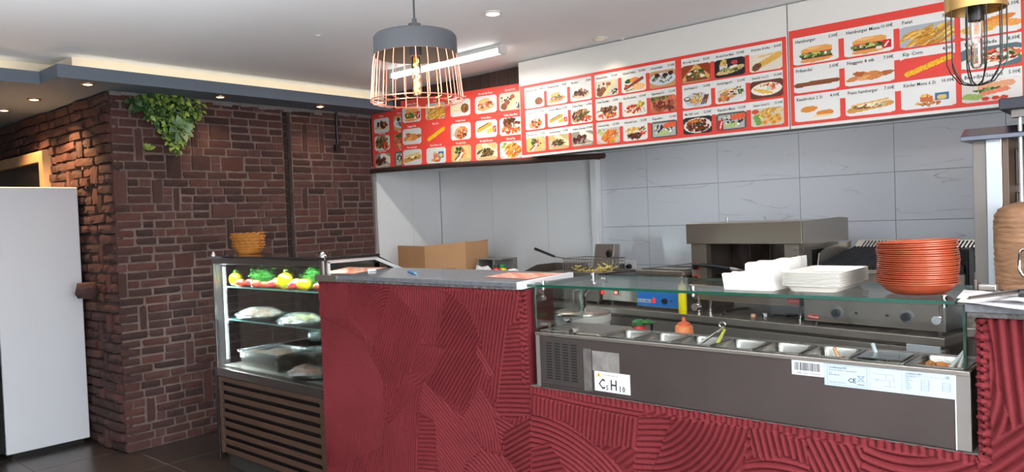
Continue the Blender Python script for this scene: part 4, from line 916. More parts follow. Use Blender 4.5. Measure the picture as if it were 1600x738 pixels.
# food pans: every pan is a thing of its own
panm = mat('pan_steel', (150, 147, 142), .25, .95, noise_rough=.08)
def gn_pan(k, label, content=None, level=.06):
    x0, x1, y0, y1 = xa+k*pit+.004, xa+(k+1)*pit-.004, uy+.018, 2.55; cx, cy = (x0+x1)/2, (y0+y1)/2
    t = thing('food_pan', label, 'food pan', (cx, cy, uz1-.15), 'food pans in the topping fridge')
    rr = lambda hx, hy, z, r=.02: [(cx+sx*(hx-r)+r*cos(a), cy+sy*(hy-r)+r*sin(a), z) for sx, sy, a0 in ((1, 1, 0), (-1, 1, pi/2), (-1, -1, pi), (1, -1, 3*pi/2)) for a in (a0, a0+pi/6, a0+pi/3, a0+pi/2)]
    hx, hy = (x1-x0)/2, (y1-y0)/2; mb = MB(); L = [rr(hx, hy, uz1+.001, .008), rr(hx, hy, uz1+.004, .008), rr(hx-.008, hy-.008, uz1+.004), rr(hx-.011, hy-.011, uz1-.004), rr(hx-.017, hy-.017, uz1-.11), rr(hx-.03, hy-.03, uz1-.118)]
    vs = sum(L, []); n = 16
    mb.add(vs, [(i*n+k2, i*n+(k2+1) % n, (i+1)*n+(k2+1) % n, (i+1)*n+k2) for i in range(len(L)-1) for k2 in range(n)]+[tuple(range((len(L)-1)*n, len(L)*n))])
    mb.build('pan_shell', panm, t, smooth=True)
    if content:
        m, lumps, pal = content; zl = uz1-level
        MB().sheet(14, 14, lambda u, v: (cx+(u-.5)*2*(hx-.014), cy+(v-.5)*2*(hy-.014), zl+.012*sin(u*9+k)*sin(v*7+k)*(1 if lumps else .2))).build('food_filling', m, t, smooth=True)
        if lumps:
            mb = MB()
            for _ in range(lumps):
                q = (cx+rnd.uniform(-.9, .9)*(hx-.03), cy+rnd.uniform(-.9, .9)*(hy-.03), zl+.006+rnd.uniform(0, .014)); mb.ball(q, rnd.uniform(.007, .014), 6, (rnd.uniform(.8, 1.6), rnd.uniform(.8, 1.5), .7))
            tag(mb.build('food_pieces', pal, t, smooth=True), kind='stuff')
    return t
sauce = mat('orange_sauce', (214, 138, 66), .25, var=.12, vscale=30, coat=.4); redc = mat('red_topping', (158, 78, 52), .4, var=.2, vscale=40)
let = mat('creamy_lettuce', (170, 172, 132), .5, var=.3, vscale=40); chunk = mat('orange_chunks', (206, 142, 74), .45, var=.25, vscale=40); olive = mat('green_leftovers', (112, 112, 52), .5, var=.3, vscale=40)
gn_pan(0, 'empty steel food pan next to the fridge compressor cover')
gn_pan(1, 'empty steel food pan just in front of the orange sauce bottle')
gn_pan(2, 'steel food pan holding the tongs over greenish leftovers', (olive, 20, olive), .08)
gn_pan(3, 'nearly empty steel food pan right of the tongs', (olive, 0, olive), .114)
gn_pan(4, 'steel food pan with reddish topping, above the barcode sticker', (redc, 30, redc), .06)
gn_pan(5, 'steel food pan of orange brown chunks with the pale spoon', (chunk, 40, chunk), .04)
gn_pan(6, 'steel food pan of creamy shredded lettuce with a clear lid edge', (let, 46, mat('lettuce_bits', (196, 192, 158), .5, var=.3, vscale=30)), .035)
gn_pan(7, 'steel food pan of orange sauce at the right end', (sauce, 16, sauce), .022)
mb = MB()
for q in ((-1.075, 2.43), (-1.06, 2.44), (-1.09, 2.42)): mb.ball((q[0], q[1], uz1-.0), .008, 6)
lid = glass('clear_plastic', (.96, .96, .95), 1.6, .06)
tag(MB().box((-.745, uy+.03, uz1+.006), (-.62, 2.53, uz1+.009)).build('pan_lid', lid, origin=(-.69, 2.45, uz1+.006), bevel=.001), 'clear plastic lid lying over the creamy lettuce pan', 'lid')

# glass guard
gg = thing('glass_guard', 'clear glass sneeze guard with green edges over the topping fridge', 'glass guard', ((ux0+ux1)/2, 2.6, uz1))
zt = 1.272
def pane(name, a, b, edge=None):
    """box pane; thin faces carry the green edge material"""
    mb = MB().box(a, b); d = np.abs(np.array(b)-np.array(a)); th = int(np.argmin(d))
    nrm = [2, 2, 1, 0, 1, 0]; mb.mi = [0 if nrm[i] == th else 1 for i in range(6)]
    return mb.build(name, [G, edge or GE], gg)
pane('top_pane', (-2.045, 2.375, zt-.01), (-.478, 2.84, zt))
pane('front_pane', (-1.99, 2.371, uz1+.003), (-.452, 2.379, zt-.013))
pane('end_pane', (-1.996, 2.382, uz1+.012), (-1.990, 2.70, zt-.013), mat('pale_glass_edge', (150, 176, 168), .15, coat=.4))
pane('end_pane', (-.462, 2.382, uz1+.003), (-.454, 2.62, zt-.013))
def clamp(p, ax):
    mb = MB(); d = np.eye(3)[ax]; p = np.array(p); mb.cone(p-d*.013, p+d*.013, .012, n=16); return mb.build('glass_clamp', chrome, gg, smooth=True)
clamp((-1.992, 2.45, uz1+.016), 0); clamp((-1.992, 2.60, uz1+.016), 0); clamp((-1.80, 2.375, uz1+.012), 1)
for x, y in ((-1.965, 2.40), (-1.29, 2.40), (-.51, 2.40), (-2.0, 2.80), (-.50, 2.80)): MB().cone((x, y, zt-.022), (x, y, zt+.014), .0085, n=14).build('glass_clamp', chrome, gg, smooth=True)
for x in (-1.965, -1.27, -.52):
    MB().tube([(x, 2.40, zt-.02), (x, 2.405, zt-.055)], .004, 8).cone((x-.008, 2.385, zt-.058), (x-.008, 2.415, zt-.058), .0125, n=14).build('hinge_clamp', chrome, gg, smooth=True)

# ================================================================== refrigerated display case
cx0, cx1, cy0, cyT, cyB = -4.715, -3.475, 2.38, 2.75, 3.02
dc = thing('display_case', 'refrigerated glass display case with brown slatted base beside the counter', 'display case', ((cx0+cx1)/2, 2.7, 0))
frm = mat('case_steel', (112, 103, 99), .32, .8); bfrm = mat('case_black', (30, 27, 27), .35, .2)
slat = mat('brown_slat', (84, 63, 51), .5, .25, var=.15, vscale=6, stretch=(1, 6, 6))
MB().box((cx0+.04, cy0+.05, 0), (cx1-.04, cyB, .10)).build('plinth', mat('case_plinth', (70, 66, 65), .5, .4), dc, bevel=.003)
MB().box((cx0+.02, cy0+.03, .10), (cx1-.02, cyB, .60)).build('base_cabinet', bfrm, dc)
MB().box((cx0+.01, cy0, .60), (cx1-.0, cyB, .655)).build('base_rim', frm, dc, bevel=.004)
MB().box((cx0, cy0-.004, .06), (cx0+.022, cy0+.05, .655)).build('corner_post', bfrm, dc, bevel=.004); MB().box((cx1-.022, cy0-.004, .06), (cx1, cy0+.05, .655)).build('corner_post', bfrm, dc, bevel=.004)
for x0, x1 in ((cx0+.03, cx0+.065), (cx1-.085, cx1-.03)): MB().box((x0, cy0+.002, .105), (x1, cy0+.022, .595)).build('grille_stile', slat, dc, bevel=.002)
sm = None
for k in range(8):
    z = .125+k*.0575
    if k == 0: sm = MB().box((cx0+.065, cy0+.006, -.015), (cx1-.085, cy0+.018, .015)).build('slat', slat, dc, bevel=.0015); o = sm
    else: o = sm.copy(); C.objects.link(o)
    o.location.z = z-0
MB().box((cx0+.03, cy0+.004, .568), (cx1-.03, cy0+.02, .598)).build('top_slat', slat, dc, bevel=.0015)
mb = MB()
for k in range(16):
    for j in range(3): mb.box((cx1-.36+k*.016, cy0+.024, .14+j*.0575+.02), (cx1-.354+k*.016, cy0+.03, .14+j*.0575+.042))
tag(mb.build('condenser_fins', mat('fin_grey', (60, 56, 54), .5, .6), dc), kind='stuff')
# glazed upper part
zb, zt2 = .655, 1.365
MB().box((cx0+.03, cy0+.03, zb), (cx1-.03, cyB-.02, zb+.012)).build('deck', steel, dc)
for x, r in ((cx0+.016, .013), (cx1-.018, .018)):
    MB().cone((x, cy0+.018, zb), (x, cy0+.018, zt2-.012), r, n=16).build('corner_post', frm, dc, smooth=True)
    MB().lathe([(r+.004, 0), (r+.004, .012), (r*.8, .02), (r*.75, .028), (0, .036)], (x, cy0+.018, zt2+.004), 16).build('post_knob', chrome, dc, smooth=True)
MB().box((cx0+.03, cy0+.004, zb), (cx0+.036, cy0+.012, zt2-.03)).build('edge_trim', chrome, dc)
MB().box((cx0-.005, cy0-.004, zt2-.008), (cx1+.03, cyT, zt2+.008)).build('top_glass', mat('smoked_top', (40, 37, 36), .06, .0, spec=.8, coat=.8), dc, bevel=.002)
MB().box((cx0+.02, cy0+.002, zt2-.042), (cx1-.02, cy0+.03, zt2-.008)).build('header_rail', frm, dc, bevel=.002)
g3 = glass('case_glass', (.95, .98, .98), .8)
MB().box((cx0+.036, cy0+.006, zb), (cx1-.036, cy0+.012, zt2-.04)).build('front_glass', g3, dc)
sd = [(cy0+.03, zb), (cyB-.01, zb), (cyB-.01, 1.235), (cyT-.01, zt2-.01), (cy0+.03, zt2-.01)]
for x in (cx0+.008, cx1-.012): MB().prism(sd, 0, x, x+.006).build('side_glass', g3, dc)
wfm = mat('white_case_trim', (206, 208, 208), .4)
for x0, x1 in ((cx1-.016, cx1-.002), (cx0+.004, cx0+.012)):
    mb = MB()
    for (ya, za), (yb, zb_) in (((cy0+.04, zt2-.02), (cyT, zt2-.02)), ((cyT, zt2-.02), (cyB, 1.235)), ((cy0+.045, zt2-.02), (cy0+.045, zb))):
        d = np.array([yb-ya, zb_-za]); d /= np.linalg.norm(d); n = np.array([-d[1], d[0]])*.008
        mb.prism([(ya-n[0], za-n[1]), (ya+n[0], za+n[1]), (yb+n[0], zb_+n[1]), (yb-n[0], zb_-n[1])], 0, x0, x1)
    mb.build('side_frame', wfm if x0 > -4 else frm, dc)
MB().prism([(cyB, .655), (cyB+.012, .655), (cyB+.012, 1.235), (cyT+.012, zt2), (cyT, zt2), (cyB, 1.235)], 0, cx0+.02, cx1-.02).build('rear_door_glass', glass('rear_glass', (.8, .84, .84), 1), dc)
SH = [1.175, .965]
for z in SH:
    mb = MB().box((cx0+.06, cy0+.06, z-.008), (cx1-.06, cyB-.18, z)); mb.mi = [0, 0, 1, 1, 1, 1]
    mb.build('glass_shelf', [glass('shelf_glass', (.9, .97, .95), 1), mat('shelf_edge', (150, 206, 196), .1, coat=.5)], dc)
for x in (cx0+.05, cx1-.056):
    for z in SH: MB().box((x, cy0+.06, z-.03), (x+.006, cyB-.18, z-.008)).build('shelf_bracket', chrome, dc)
a = area('case_led', ((cx0+cx1)/2, cy0+.06, zt2-.045), ((cx0+cx1)/2, cy0+.25, zb), cx1-cx0-.12, .02, 26, (.82, .98, 1))
a2 = area('case_led', (cx0+.05, cy0+.05, 1.0), (cx1, cy0+.4, 1.0), .015, .6, 18, (.85, .98, 1))
MB().box((cx0+.06, cy0+.032, zt2-.04), (cx1-.06, cy0+.05, zt2-.03)).build('led_strip', bulb_mat('led_face', (.85, .98, 1), 6), dc)

# vegetables on the top shelf
yel = mat('yellow_pepper', (246, 206, 20), .22, coat=.5, var=.06); redt = mat('tomato_red', (214, 66, 44), .25, coat=.5, var=.1); redp2 = mat('red_pepper', (176, 24, 30), .22, coat=.5, var=.1)
lem = mat('lemon_yellow', (248, 222, 60), .4, bump=.2, bscale=80); grs = mat('stem_green', (70, 130, 46), .5)
def on_shelf(px, py, y, z): return P(px, py, 1, y)[0]
zs = SH[0]
def pepper(px, y, r, m, label, sz=1.0, tilt=0):
    x = P(px, 440, 1, y)[0]; t = thing('pepper', label, 'vegetable', (x, y, zs), 'vegetables on the display shelf')
    MB().ball((x, y, zs+r*1.1*sz), r, 16, (1, 1, 1.1*sz), lambda v: np.array([v[0], v[1], v[2]*(1-.13*max(0, v[2])**4)])*(1+.07*cos(4*atan2(v[1], v[0])))).build('fruit', m, t, smooth=True)
    MB().tube([(x, y, zs+r*2.06*sz), (x+.006, y-.004, zs+r*2.06*sz+.014), (x+.014, y-.006, zs+r*2.06*sz+.02)], [.006, .0045, .005], 7).build('stem', grs, t, smooth=True)
def tomato(px, y, r, m, label):
    x = P(px, 440, 1, y)[0]; t = thing('tomato', label, 'vegetable', (x, y, zs), 'vegetables on the display shelf')
    MB().ball((x, y, zs+r*.86), r, 14, (1, 1, .87)).build('fruit', m, t, smooth=True)
    mb = MB()
    for k in range(5):
        a = k*1.257; mb.add([(x, y, zs+r*1.72), (x+r*.45*cos(a-.3), y+r*.45*sin(a-.3), zs+r*1.72), (x+r*.7*cos(a), y+r*.7*sin(a), zs+r*1.6), (x+r*.45*cos(a+.3), y+r*.45*sin(a+.3), zs+r*1.72)], [(0, 1, 2, 3)])
    mb.build('calyx', grs, t)
pepper(367, 2.50, .038, yel, 'yellow pepper at the left end of the top glass shelf')
pepper(445, 2.485, .045, yel, 'largest yellow pepper in the middle of the top glass shelf')
pepper(475, 2.455, .038, yel, 'yellow pepper at the front edge near the right post', .85)
tomato(375, 2.452, .029, redt, 'orange red tomato in front of the left yellow pepper')
tomato(399, 2.455, .027, redt, 'orange red tomato in the front row under the left parsley bunch')
tomato(412, 2.462, .024, redt, 'third tomato from the left in the front row of the top shelf')
tomato(497, 2.46, .029, redt, 'orange red tomato tucked against the right post of the case')
def chilli(px, y, label, n=5):
    x = P(px, 440, 1, y)[0]; t = thing('red_pepper', label, 'vegetable', (x, y, zs), 'vegetables on the display shelf')
    mb = MB().ball((x, y, zs+.024), .027, 14, (1.25, .95, .88), lambda v: v*(1+.1*cos(3*atan2(v[1], v[2])))); mb.build('fruit', redp2, t, smooth=True)
    MB().tube([(x-.03, y, zs+.03), (x-.045, y-.012, zs+.03), (x-.062, y-.02, zs+.022)], [.005, .0035, .004], 6).build('stem', grs, t, smooth=True)
chilli(389, 2.475, 'dark red pepper between the two left tomatoes'); chilli(424, 2.46, 'dark red pepper left of the large yellow pepper'); chilli(456, 2.45, 'dark red pepper in front of the large yellow pepper')
for px, y, lb in ((433, 2.51, 'lemon half hidden behind the red peppers'), (463, 2.50, 'lemon beside the large yellow pepper')):
    x = P(px, 440, 1, y)[0]
    tag(MB().ball((x, y, zs+.032), .03, 14, (1.3, 1, 1), lambda v: v*(1+.18*abs(v[0])**6)).build('lemon', lem, origin=(x, y, zs), smooth=True), lb, 'fruit', 'vegetables on the display shelf')
pars = mat('parsley_leaf', (70, 150, 62), .5, var=.35, vscale=20)
def parsley(px, y, wd, h, n, label):
    x = P(px, 440, 1, y)[0]; t = thing('parsley_bunch', label, 'herb', (x, y, zs), 'vegetables on the display shelf')
    mb = MB(); st = MB()
    for _ in range(n):
        q = np.array([x+rnd.gauss(0, .42)*wd, y+rnd.uniform(-.05, .05), zs+.012+abs(rnd.gauss(.5, .3))*h]); s = rnd.uniform(.008, .014)
        for k in range(3):
            a = rnd.uniform(0, 2*pi); d = np.array([cos(a), sin(a)*.6, rnd.uniform(-.2, .7)])*s; e = np.cross(d, [.3, .2, 1.]); e = e/np.linalg.norm(e)*s*.4
            mb.add([q, q+d*.6+e, q+d*1.15, q+d*.6-e], [(0, 1, 2, 3)])
        if rnd.random() < .12: st.tube([(x, y, zs+.006), q], .0012, 4)
    tag(mb.build('leaves', pars, t), kind='stuff'); tag(st.build('stems', grs, t), kind='stuff')
parsley(410, 2.56, .11, .085, 420, 'green parsley bunch lying behind the left row of tomatoes'); parsley(490, 2.53, .07, .095, 320, 'green parsley bunch at the right end of the top shelf')
# wrapped dishes on the lower shelf and the deck
cling = film('cling_film')
bread = mat('brown_meat', (176, 122, 88), .5, var=.3, vscale=14); chick = mat('pale_chicken', (214, 200, 142), .5, var=.2, vscale=14); tray_m = mat('foil_tray', (196, 200, 202), .22, .9, bump=.5, bscale=30)
def dish(px, y, z, hx, hy, label, fill, n, h=.045, deep=.025):
    x = P(px, 500, 1, y)[0]; t = thing('wrapped_dish', label, 'dish', (x, y, z), 'wrapped dishes in the display case')
    MB().lathe([(0, .002), (.8, .002), (.97, .012), (1.0, deep), (1.04, deep+.002), (1.0, deep-.003), (.93, .016), (.0, .008)], (x, y, z), 28, hx, hy).build('oval_tray', tray_m, t, smooth=True)
    mb = MB()
    for k in range(n):
        a = rnd.uniform(0, 2*pi); r = sqrt(rnd.random())*.62; q = (x+r*hx*cos(a), y+r*hy*sin(a), z+.02+rnd.uniform(0, .018)); b = rnd.uniform(-.5, .5); l = rnd.uniform(.03, .06)
        mb.tube([(q[0]-l*cos(b), q[1]-l*sin(b), q[2]), (q[0], q[1], q[2]+.01), (q[0]+l*cos(b), q[1]+l*sin(b), q[2])], [.008, .017, .008], 7)
    tag(mb.build('food_pieces', fill, t, smooth=True), kind='stuff')
    MB().sheet(26, 18, lambda u, v: (x+hx*1.06*cos(2*pi*u)*(v**.7), y+hy*1.06*sin(2*pi*u)*(v**.7), z+deep+h*(1-v**2)+.006*sin(17*u*pi)*v*sin(9*v)+.003*sin(40*u))).build('film_cover', cling, t, smooth=True)
dish(405, 2.55, SH[1], .19, .12, 'cling-wrapped dish of brown meat on the middle glass shelf', bread, 22)
dish(468, 2.50, SH[1], .16, .11, 'cling-wrapped dish of pale chicken pieces on the middle glass shelf', chick, 26)
dish(478, 2.50, zb+.012, .16, .10, 'foil dish with wrapped orange food at the front of the case floor', mat('salmon_food', (206, 130, 96), .5, var=.25, vscale=16), 14, .035)
def hotel_pan(px0, px1, y0, y1, label, fill, h=.1):
    x0, x1 = P(px0, 570, 1, y0)[0], P(px1, 570, 1, y0)[0]; z = zb+.012
    t = thing('gastro_pan', label, 'pan', ((x0+x1)/2, (y0+y1)/2, z), 'steel pans on the case floor')
    mb = MB(); L = []
    for e, zz in ((0, h), (.012, h), (.014, h-.01), (.022, .004)): L.append([(x0+e, y0+e, z+zz), (x1-e, y0+e, z+zz), (x1-e, y1-e, z+zz), (x0+e, y1-e, z+zz)])
    vs = sum(L, [])+[(x0-.002, y0-.002, z+h-.012), (x1+.002, y0-.002, z+h-.012), (x1+.002, y1+.002, z+h-.012), (x0-.002, y1+.002, z+h-.012)]
    mb.add(vs, [(i*4+k, i*4+(k+1) % 4, (i+1)*4+(k+1) % 4, (i+1)*4+k) for i in range(3) for k in range(4)]+[(12, 13, 14, 15)]+[(k, (k+1) % 4, 16+(k+1) % 4, 16+k) for k in range(4)])
    mb.box((x0+.012, y0+.012, z), (x1-.012, y0+.014, z+h-.012)); mb.box((x0+.012, y0+.012, z), (x0+.014, y1-.012, z+h-.012)); mb.box((x1-.014, y0+.012, z), (x1-.012, y1-.012, z+h-.012))
    mb.build('pan_shell', panm, t)
    MB().sheet(12, 8, lambda u, v: (x0+.025+u*(x1-x0-.05), y0+.025+v*(y1-y0-.05), z+h-.02+.012*sin(7*u+2*v)*sin(5*v+1))).build('food_filling', fill, t, smooth=True)
    MB().sheet(22, 14, lambda u, v: (x0+u*(x1-x0), y0+v*(y1-y0), z+h+.004+.02*sin(pi*u)*sin(pi*v)+.006*sin(19*u+8*v)*sin(pi*u))).build('film_cover', cling, t, smooth=True)
hotel_pan(372, 432, 2.46, 2.74, 'long steel pan under cling film on the case floor, left of centre', bread)
hotel_pan(458, 492, 2.62, 2.80, 'steel pan of wrapped meat at the right rear of the case floor', mat('dark_roast', (120, 84, 62), .5, var=.3, vscale=12))
x = P(487, 480, 1, 2.72)[0]
tag(MB().ball((x, 2.74, zb+.20), .05, 12, (1.2, .9, .75), lambda v: v*(1+.12*sin(6*v[0]+5*v[2]))).build('foil_parcel', mat('crumpled_foil', (190, 200, 206), .25, .9, bump=1, bscale=26), origin=(x, 2.74, zb+.165), smooth=True), 'crumpled foil parcel on the pan at the right rear of the case', 'parcel')

# woven baskets stacked on the case
wick = mat('wicker', (186, 122, 50), .6, bump=.9, bscale=30, var=.35, vscale=9, stretch=(1, 1, 3))
bc = P(389, 396, 2, zt2+.009); bx, by = bc[0], 2.62
bx = P(389, 396, 1, by)[0]
lb = ['wicker basket with its whole side showing, bottom of the stack on the display case', 'second wicker basket from the bottom of the stack on the display case', 'middle wicker basket of the stack on the display case', 'fourth wicker basket from the bottom, nested under the topmost one', 'topmost wicker basket of the stack on the display case']
b0 = None
for k in range(5):
    zk = zt2+.0085+k*.0195
    if b0 is None:
        b0 = thing('wicker_basket', lb[0], 'basket', (bx, by, zk), 'wicker baskets on the display case')
        mb = MB(); n = 44
        prof = [(.0, .003), (.078, .0), (.086, .006), (.102, .028), (.119, .055), (.115, .056), (.098, .03), (.08, .008), (0, .008)]
        vs = []
        for r, z in prof: vs += [(bx+r*(1+.012*(-1)**i)*cos(2*pi*i/n)*1.04, by+r*(1+.012*(-1)**i)*sin(2*pi*i/n)*.8, zk+z) for i in range(n)]
        mb.add(vs, [(i*n+j, i*n+(j+1) % n, (i+1)*n+(j+1) % n, (i+1)*n+j) for i in range(len(prof)-1) for j in range(n)]); mb.build('woven_body', wick, b0, smooth=True)
        MB().tube([(bx+1.04*.118*cos(a), by+.8*.118*sin(a), zk+.056+.004*sin(16*a)) for a in np.linspace(0, 2*pi, 96, endpoint=False)], .0042, 6, True).build('braided_rim', wick, b0, smooth=True)
        for j in range(2): MB().tube([(bx+1.04*(.096+.013*j)*cos(a), by+.8*(.096+.013*j)*sin(a), zk+.02+.018*j+.002*sin(22*a)) for a in np.linspace(0, 2*pi, 96, endpoint=False)], .003, 5, True).build('woven_band', wick, b0, smooth=True)
    else:
        c = copy_tree(b0, None, (bx+rnd.uniform(-.004, .004), by+rnd.uniform(-.003, .003), zk)); c['label'] = lb[k]; c.rotation_euler = (rnd.uniform(-.02, .02), rnd.uniform(-.02, .02), rnd.uniform(-.5, .5))

# ================================================================== white fridge, wooden frame, ivy
FXs = -6.109
fr = thing('upright_fridge', 'tall white upright fridge standing against the brick wall', 'fridge', (-6.44, 1.84, 0))
fw = mat('fridge_white', (200, 203, 209), .35, var=.02, vscale=1)
MB().box((-6.77, 1.56, .035), (FXs, 2.095, 1.892)).build('cabinet', fw, fr, bevel=.006)
MB().box((-6.77, 1.45, .05), (FXs-.004, 1.555, 1.89)).build('door', mat('fridge_black', (24, 24, 26), .25), fr, bevel=.006)
MB().box((-6.74, 1.6, 0), (FXs-.03, 2.06, .035)).build('plinth', black, fr)
MB().tube([(-6.70, 1.44, .9), (-6.70, 1.405, .92), (-6.70, 1.405, 1.3), (-6.70, 1.44, 1.32)], .008, 8).build('door_handle', chrome, fr, smooth=True)
wfr = mat('pale_wood', (160, 132, 100), .6, var=.15, vscale=6, stretch=(2, 2, 2))
fr2 = thing('wall_frame', 'pale wooden frame round a dark opening on the brick wall', 'frame', (-7.5, 2.08, 1.2))
zF = 2.215
MB().box((-8.3, 2.06, zF-.085), (-6.805, 2.13, zF)).build('frame_rail', wfr, fr2, bevel=.003)
MB().box((-6.805, 2.06, 1.2), (-6.715, 2.13, zF)).build('frame_stile', wfr, fr2, bevel=.003); MB().box((-8.3, 2.06, 1.2), (-8.2, 2.13, zF-.085)).build('frame_stile', wfr, fr2, bevel=.003)
MB().box((-8.2, 2.10, 1.2), (-6.805, 2.125, zF-.085)).build('dark_backing', mat('dark_opening', (22, 19, 18), .4), fr2)

# ivy on the brick wall
ivy1 = mat('ivy_dark', (44, 74, 38), .45, var=.3, vscale=30, rand=.2); ivy2 = mat('ivy_light', (136, 158, 70), .45, var=.25, vscale=30, rand=.2); ivy3 = mat('sage_leaf', (108, 138, 100), .5, var=.15, vscale=20, rand=.15)
XW = -5.545
def leaf_mesh(name, L, W, m):
    mb = MB(); pr = [(0, 0), (.25, .8), (.5, 1), (.78, .6), (1, 0)]; vs = []
    for t, w2 in pr: vs += [(t*L, -w2*W/2, .12*L*sin(pi*t)+.12*w2*W), (t*L, 0, .12*L*sin(pi*t)), (t*L, w2*W/2, .12*L*sin(pi*t)+.12*w2*W)]
    mb.add(vs, [(i*3+j, i*3+j+1, (i+1)*3+j+1, (i+1)*3+j) for i in range(4) for j in range(2)])
    me = bpy.data.meshes.new(name); me.from_pydata(mb.v, [], mb.f); me.materials.append(m); me.polygons.foreach_set('use_smooth', [True]*len(me.polygons)); return me
LM = [leaf_mesh('leaf', .07, .05, ivy1), leaf_mesh('leaf', .05, .028, ivy2), leaf_mesh('leaf', .05, .03, ivy1), leaf_mesh('leaf', .115, .07, ivy3), leaf_mesh('leaf', .09, .07, ivy1)]
def leaf(me, yz, parent, base, up=None):
    o = bpy.data.objects.new('leaf', me); C.objects.link(o); o.parent = parent
    a = rnd.uniform(0, 2*pi) if up is None else up
    # leaf lies close to the wall, tip in direction a, tilted outward
    ex = Vector((rnd.uniform(.15, .6), cos(a), sin(a))).normalized(); nz_ = Vector((1, rnd.uniform(-.5, .5), rnd.uniform(-.2, .7))); ey = nz_.cross(ex).normalized(); ez = ex.cross(ey)
    o.matrix_basis = Matrix.Translation(Vector((XW+rnd.uniform(0, .05), yz[0], yz[1]))-base) @ Matrix((ex, ey, ez)).transposed().to_4x4()
    return o
outl = [(203, 150), (245, 143), (310, 158), (312, 178), (300, 196), (283, 218), (276, 244), (263, 232), (250, 212), (243, 196), (225, 182), (207, 172)]
yzs = [P(px, py, 0, XW)[1:] for px, py in outl]
hp = thing('hanging_ivy', 'green hanging ivy growing down the brick wall from the soffit', 'plant', (XW, yzs[1][0], 2.5)); base = Vector(hp.location)
def inpoly(p, pl):
    m = False
    for i in range(len(pl)):
        (x0, z0), (x1, z1) = pl[i], pl[(i+1) % len(pl)]
        if (z0 > p[1]) != (z1 > p[1]) and p[0] < (x1-x0)*(p[1]-z0)/(z1-z0)+x0: m = not m
    return m
cnt = 0
ys = [q[0] for q in yzs]; zs_ = [q[1] for q in yzs]
while cnt < 285:
    q = (rnd.uniform(min(ys), max(ys)), rnd.uniform(min(zs_), max(zs_)))
    if not inpoly(q, yzs): continue
    left = q[0] < min(ys)+.2*(max(ys)-min(ys))
    leaf(LM[0] if left or rnd.random() < .1 else LM[1] if rnd.random() < .5 else LM[2], q, hp, base, rnd.uniform(-pi*.95, -pi*.05)); cnt += 1
mb = MB()
for px, py, k in ((262, 150, 0), (285, 150, 1), (240, 150, 2), (300, 155, 3)):
    a = P(px, py, 0, XW-.01); b = P(272+4*k, 225-14*k, 0, XW-.01); mb.tube([a, (a+b)/2+np.array([.01, .01, 0]), b], .003, 5)
mb.build('stems', mat('ivy_stem', (70, 70, 40), .7), hp)
mb = MB(); cnt = 0
while cnt < 330:
    q = (rnd.uniform(min(ys), max(ys)), rnd.uniform(min(zs_), max(zs_)))
    if not inpoly(q, yzs): continue
    cnt += 1; a = rnd.uniform(-pi, 0); l = rnd.uniform(.02, .034); c = np.array([XW+.02+rnd.uniform(0, .05), q[0], q[1]]); d = np.array([rnd.uniform(.1, .6), cos(a), sin(a)]); d = d/np.linalg.norm(d)*l; e = np.cross(d, [1, rnd.uniform(-.5, .5), .3]); e = e/np.linalg.norm(e)*l*.28
    mb.add([c, c+d*.5+e, c+d, c+d*.5-e], [(0, 1, 2, 3)])
tag(mb.build('small_leaves', mat('ivy_fresh', (92, 124, 50), .45, var=.4, vscale=26), hp), kind='stuff')
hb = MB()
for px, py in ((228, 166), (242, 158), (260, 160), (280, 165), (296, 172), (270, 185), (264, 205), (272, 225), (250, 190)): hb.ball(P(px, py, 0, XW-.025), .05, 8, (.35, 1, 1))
hb.build('gap_shade_backing', mat('ivy_gap_shade', (30, 48, 26), .8, var=.3), hp)  # dark blobs behind the leaves: shade of the gaps put into the colour
sp1 = thing('leaf_sprig', 'sage green sprig of broad leaves stuck below the ivy', 'plant', tuple(P(277, 203, 0, XW))); base = Vector(sp1.location); c0 = P(277, 203, 0, XW)
for k in range(8):
    o = leaf(LM[3], (c0[1], c0[2]), sp1, base, k*2*pi/8+.3)
MB().tube([c0-np.array([.04, 0, 0]), c0], .004, 6).build('stem', grs, sp1)
c0 = P(228, 235, 0, XW); sp2 = thing('leaf_sprig', 'tiny yellow green tuft of leaves left of and below the ivy', 'plant', tuple(c0)); base = Vector(sp2.location)
for k in range(9): leaf(LM[1], (c0[1]+rnd.uniform(-.012, .012), c0[2]), sp2, base, pi/2+rnd.uniform(-1.5, 1.5))
MB().tube([c0-np.array([.03, 0, 0]), c0], .003, 6).build('stem', grs, sp2)
# short black conduit on the wall near the menu boards
a = P(524, 172, 0, -5.555); b = P(524, 228, 0, -5.555)
cd = thing('wall_conduit', 'short black conduit with a white clip on the brick wall by the menu boards', 'conduit', tuple(b))
MB().cone((-5.545, a[1], b[2]), (-5.545, a[1], a[2]), .012, n=10).build('pipe', black, cd, smooth=True)
MB().box((-5.56, a[1]-.005, a[2]-.006), (-5.535, a[1]+.10, a[2]+.006)).build('clip', white, cd)
MB().box((-5.56, a[1]-.03, b[2]-.05), (-5.53, a[1]+.02, b[2]+.01)).build('junction_box', black, cd)

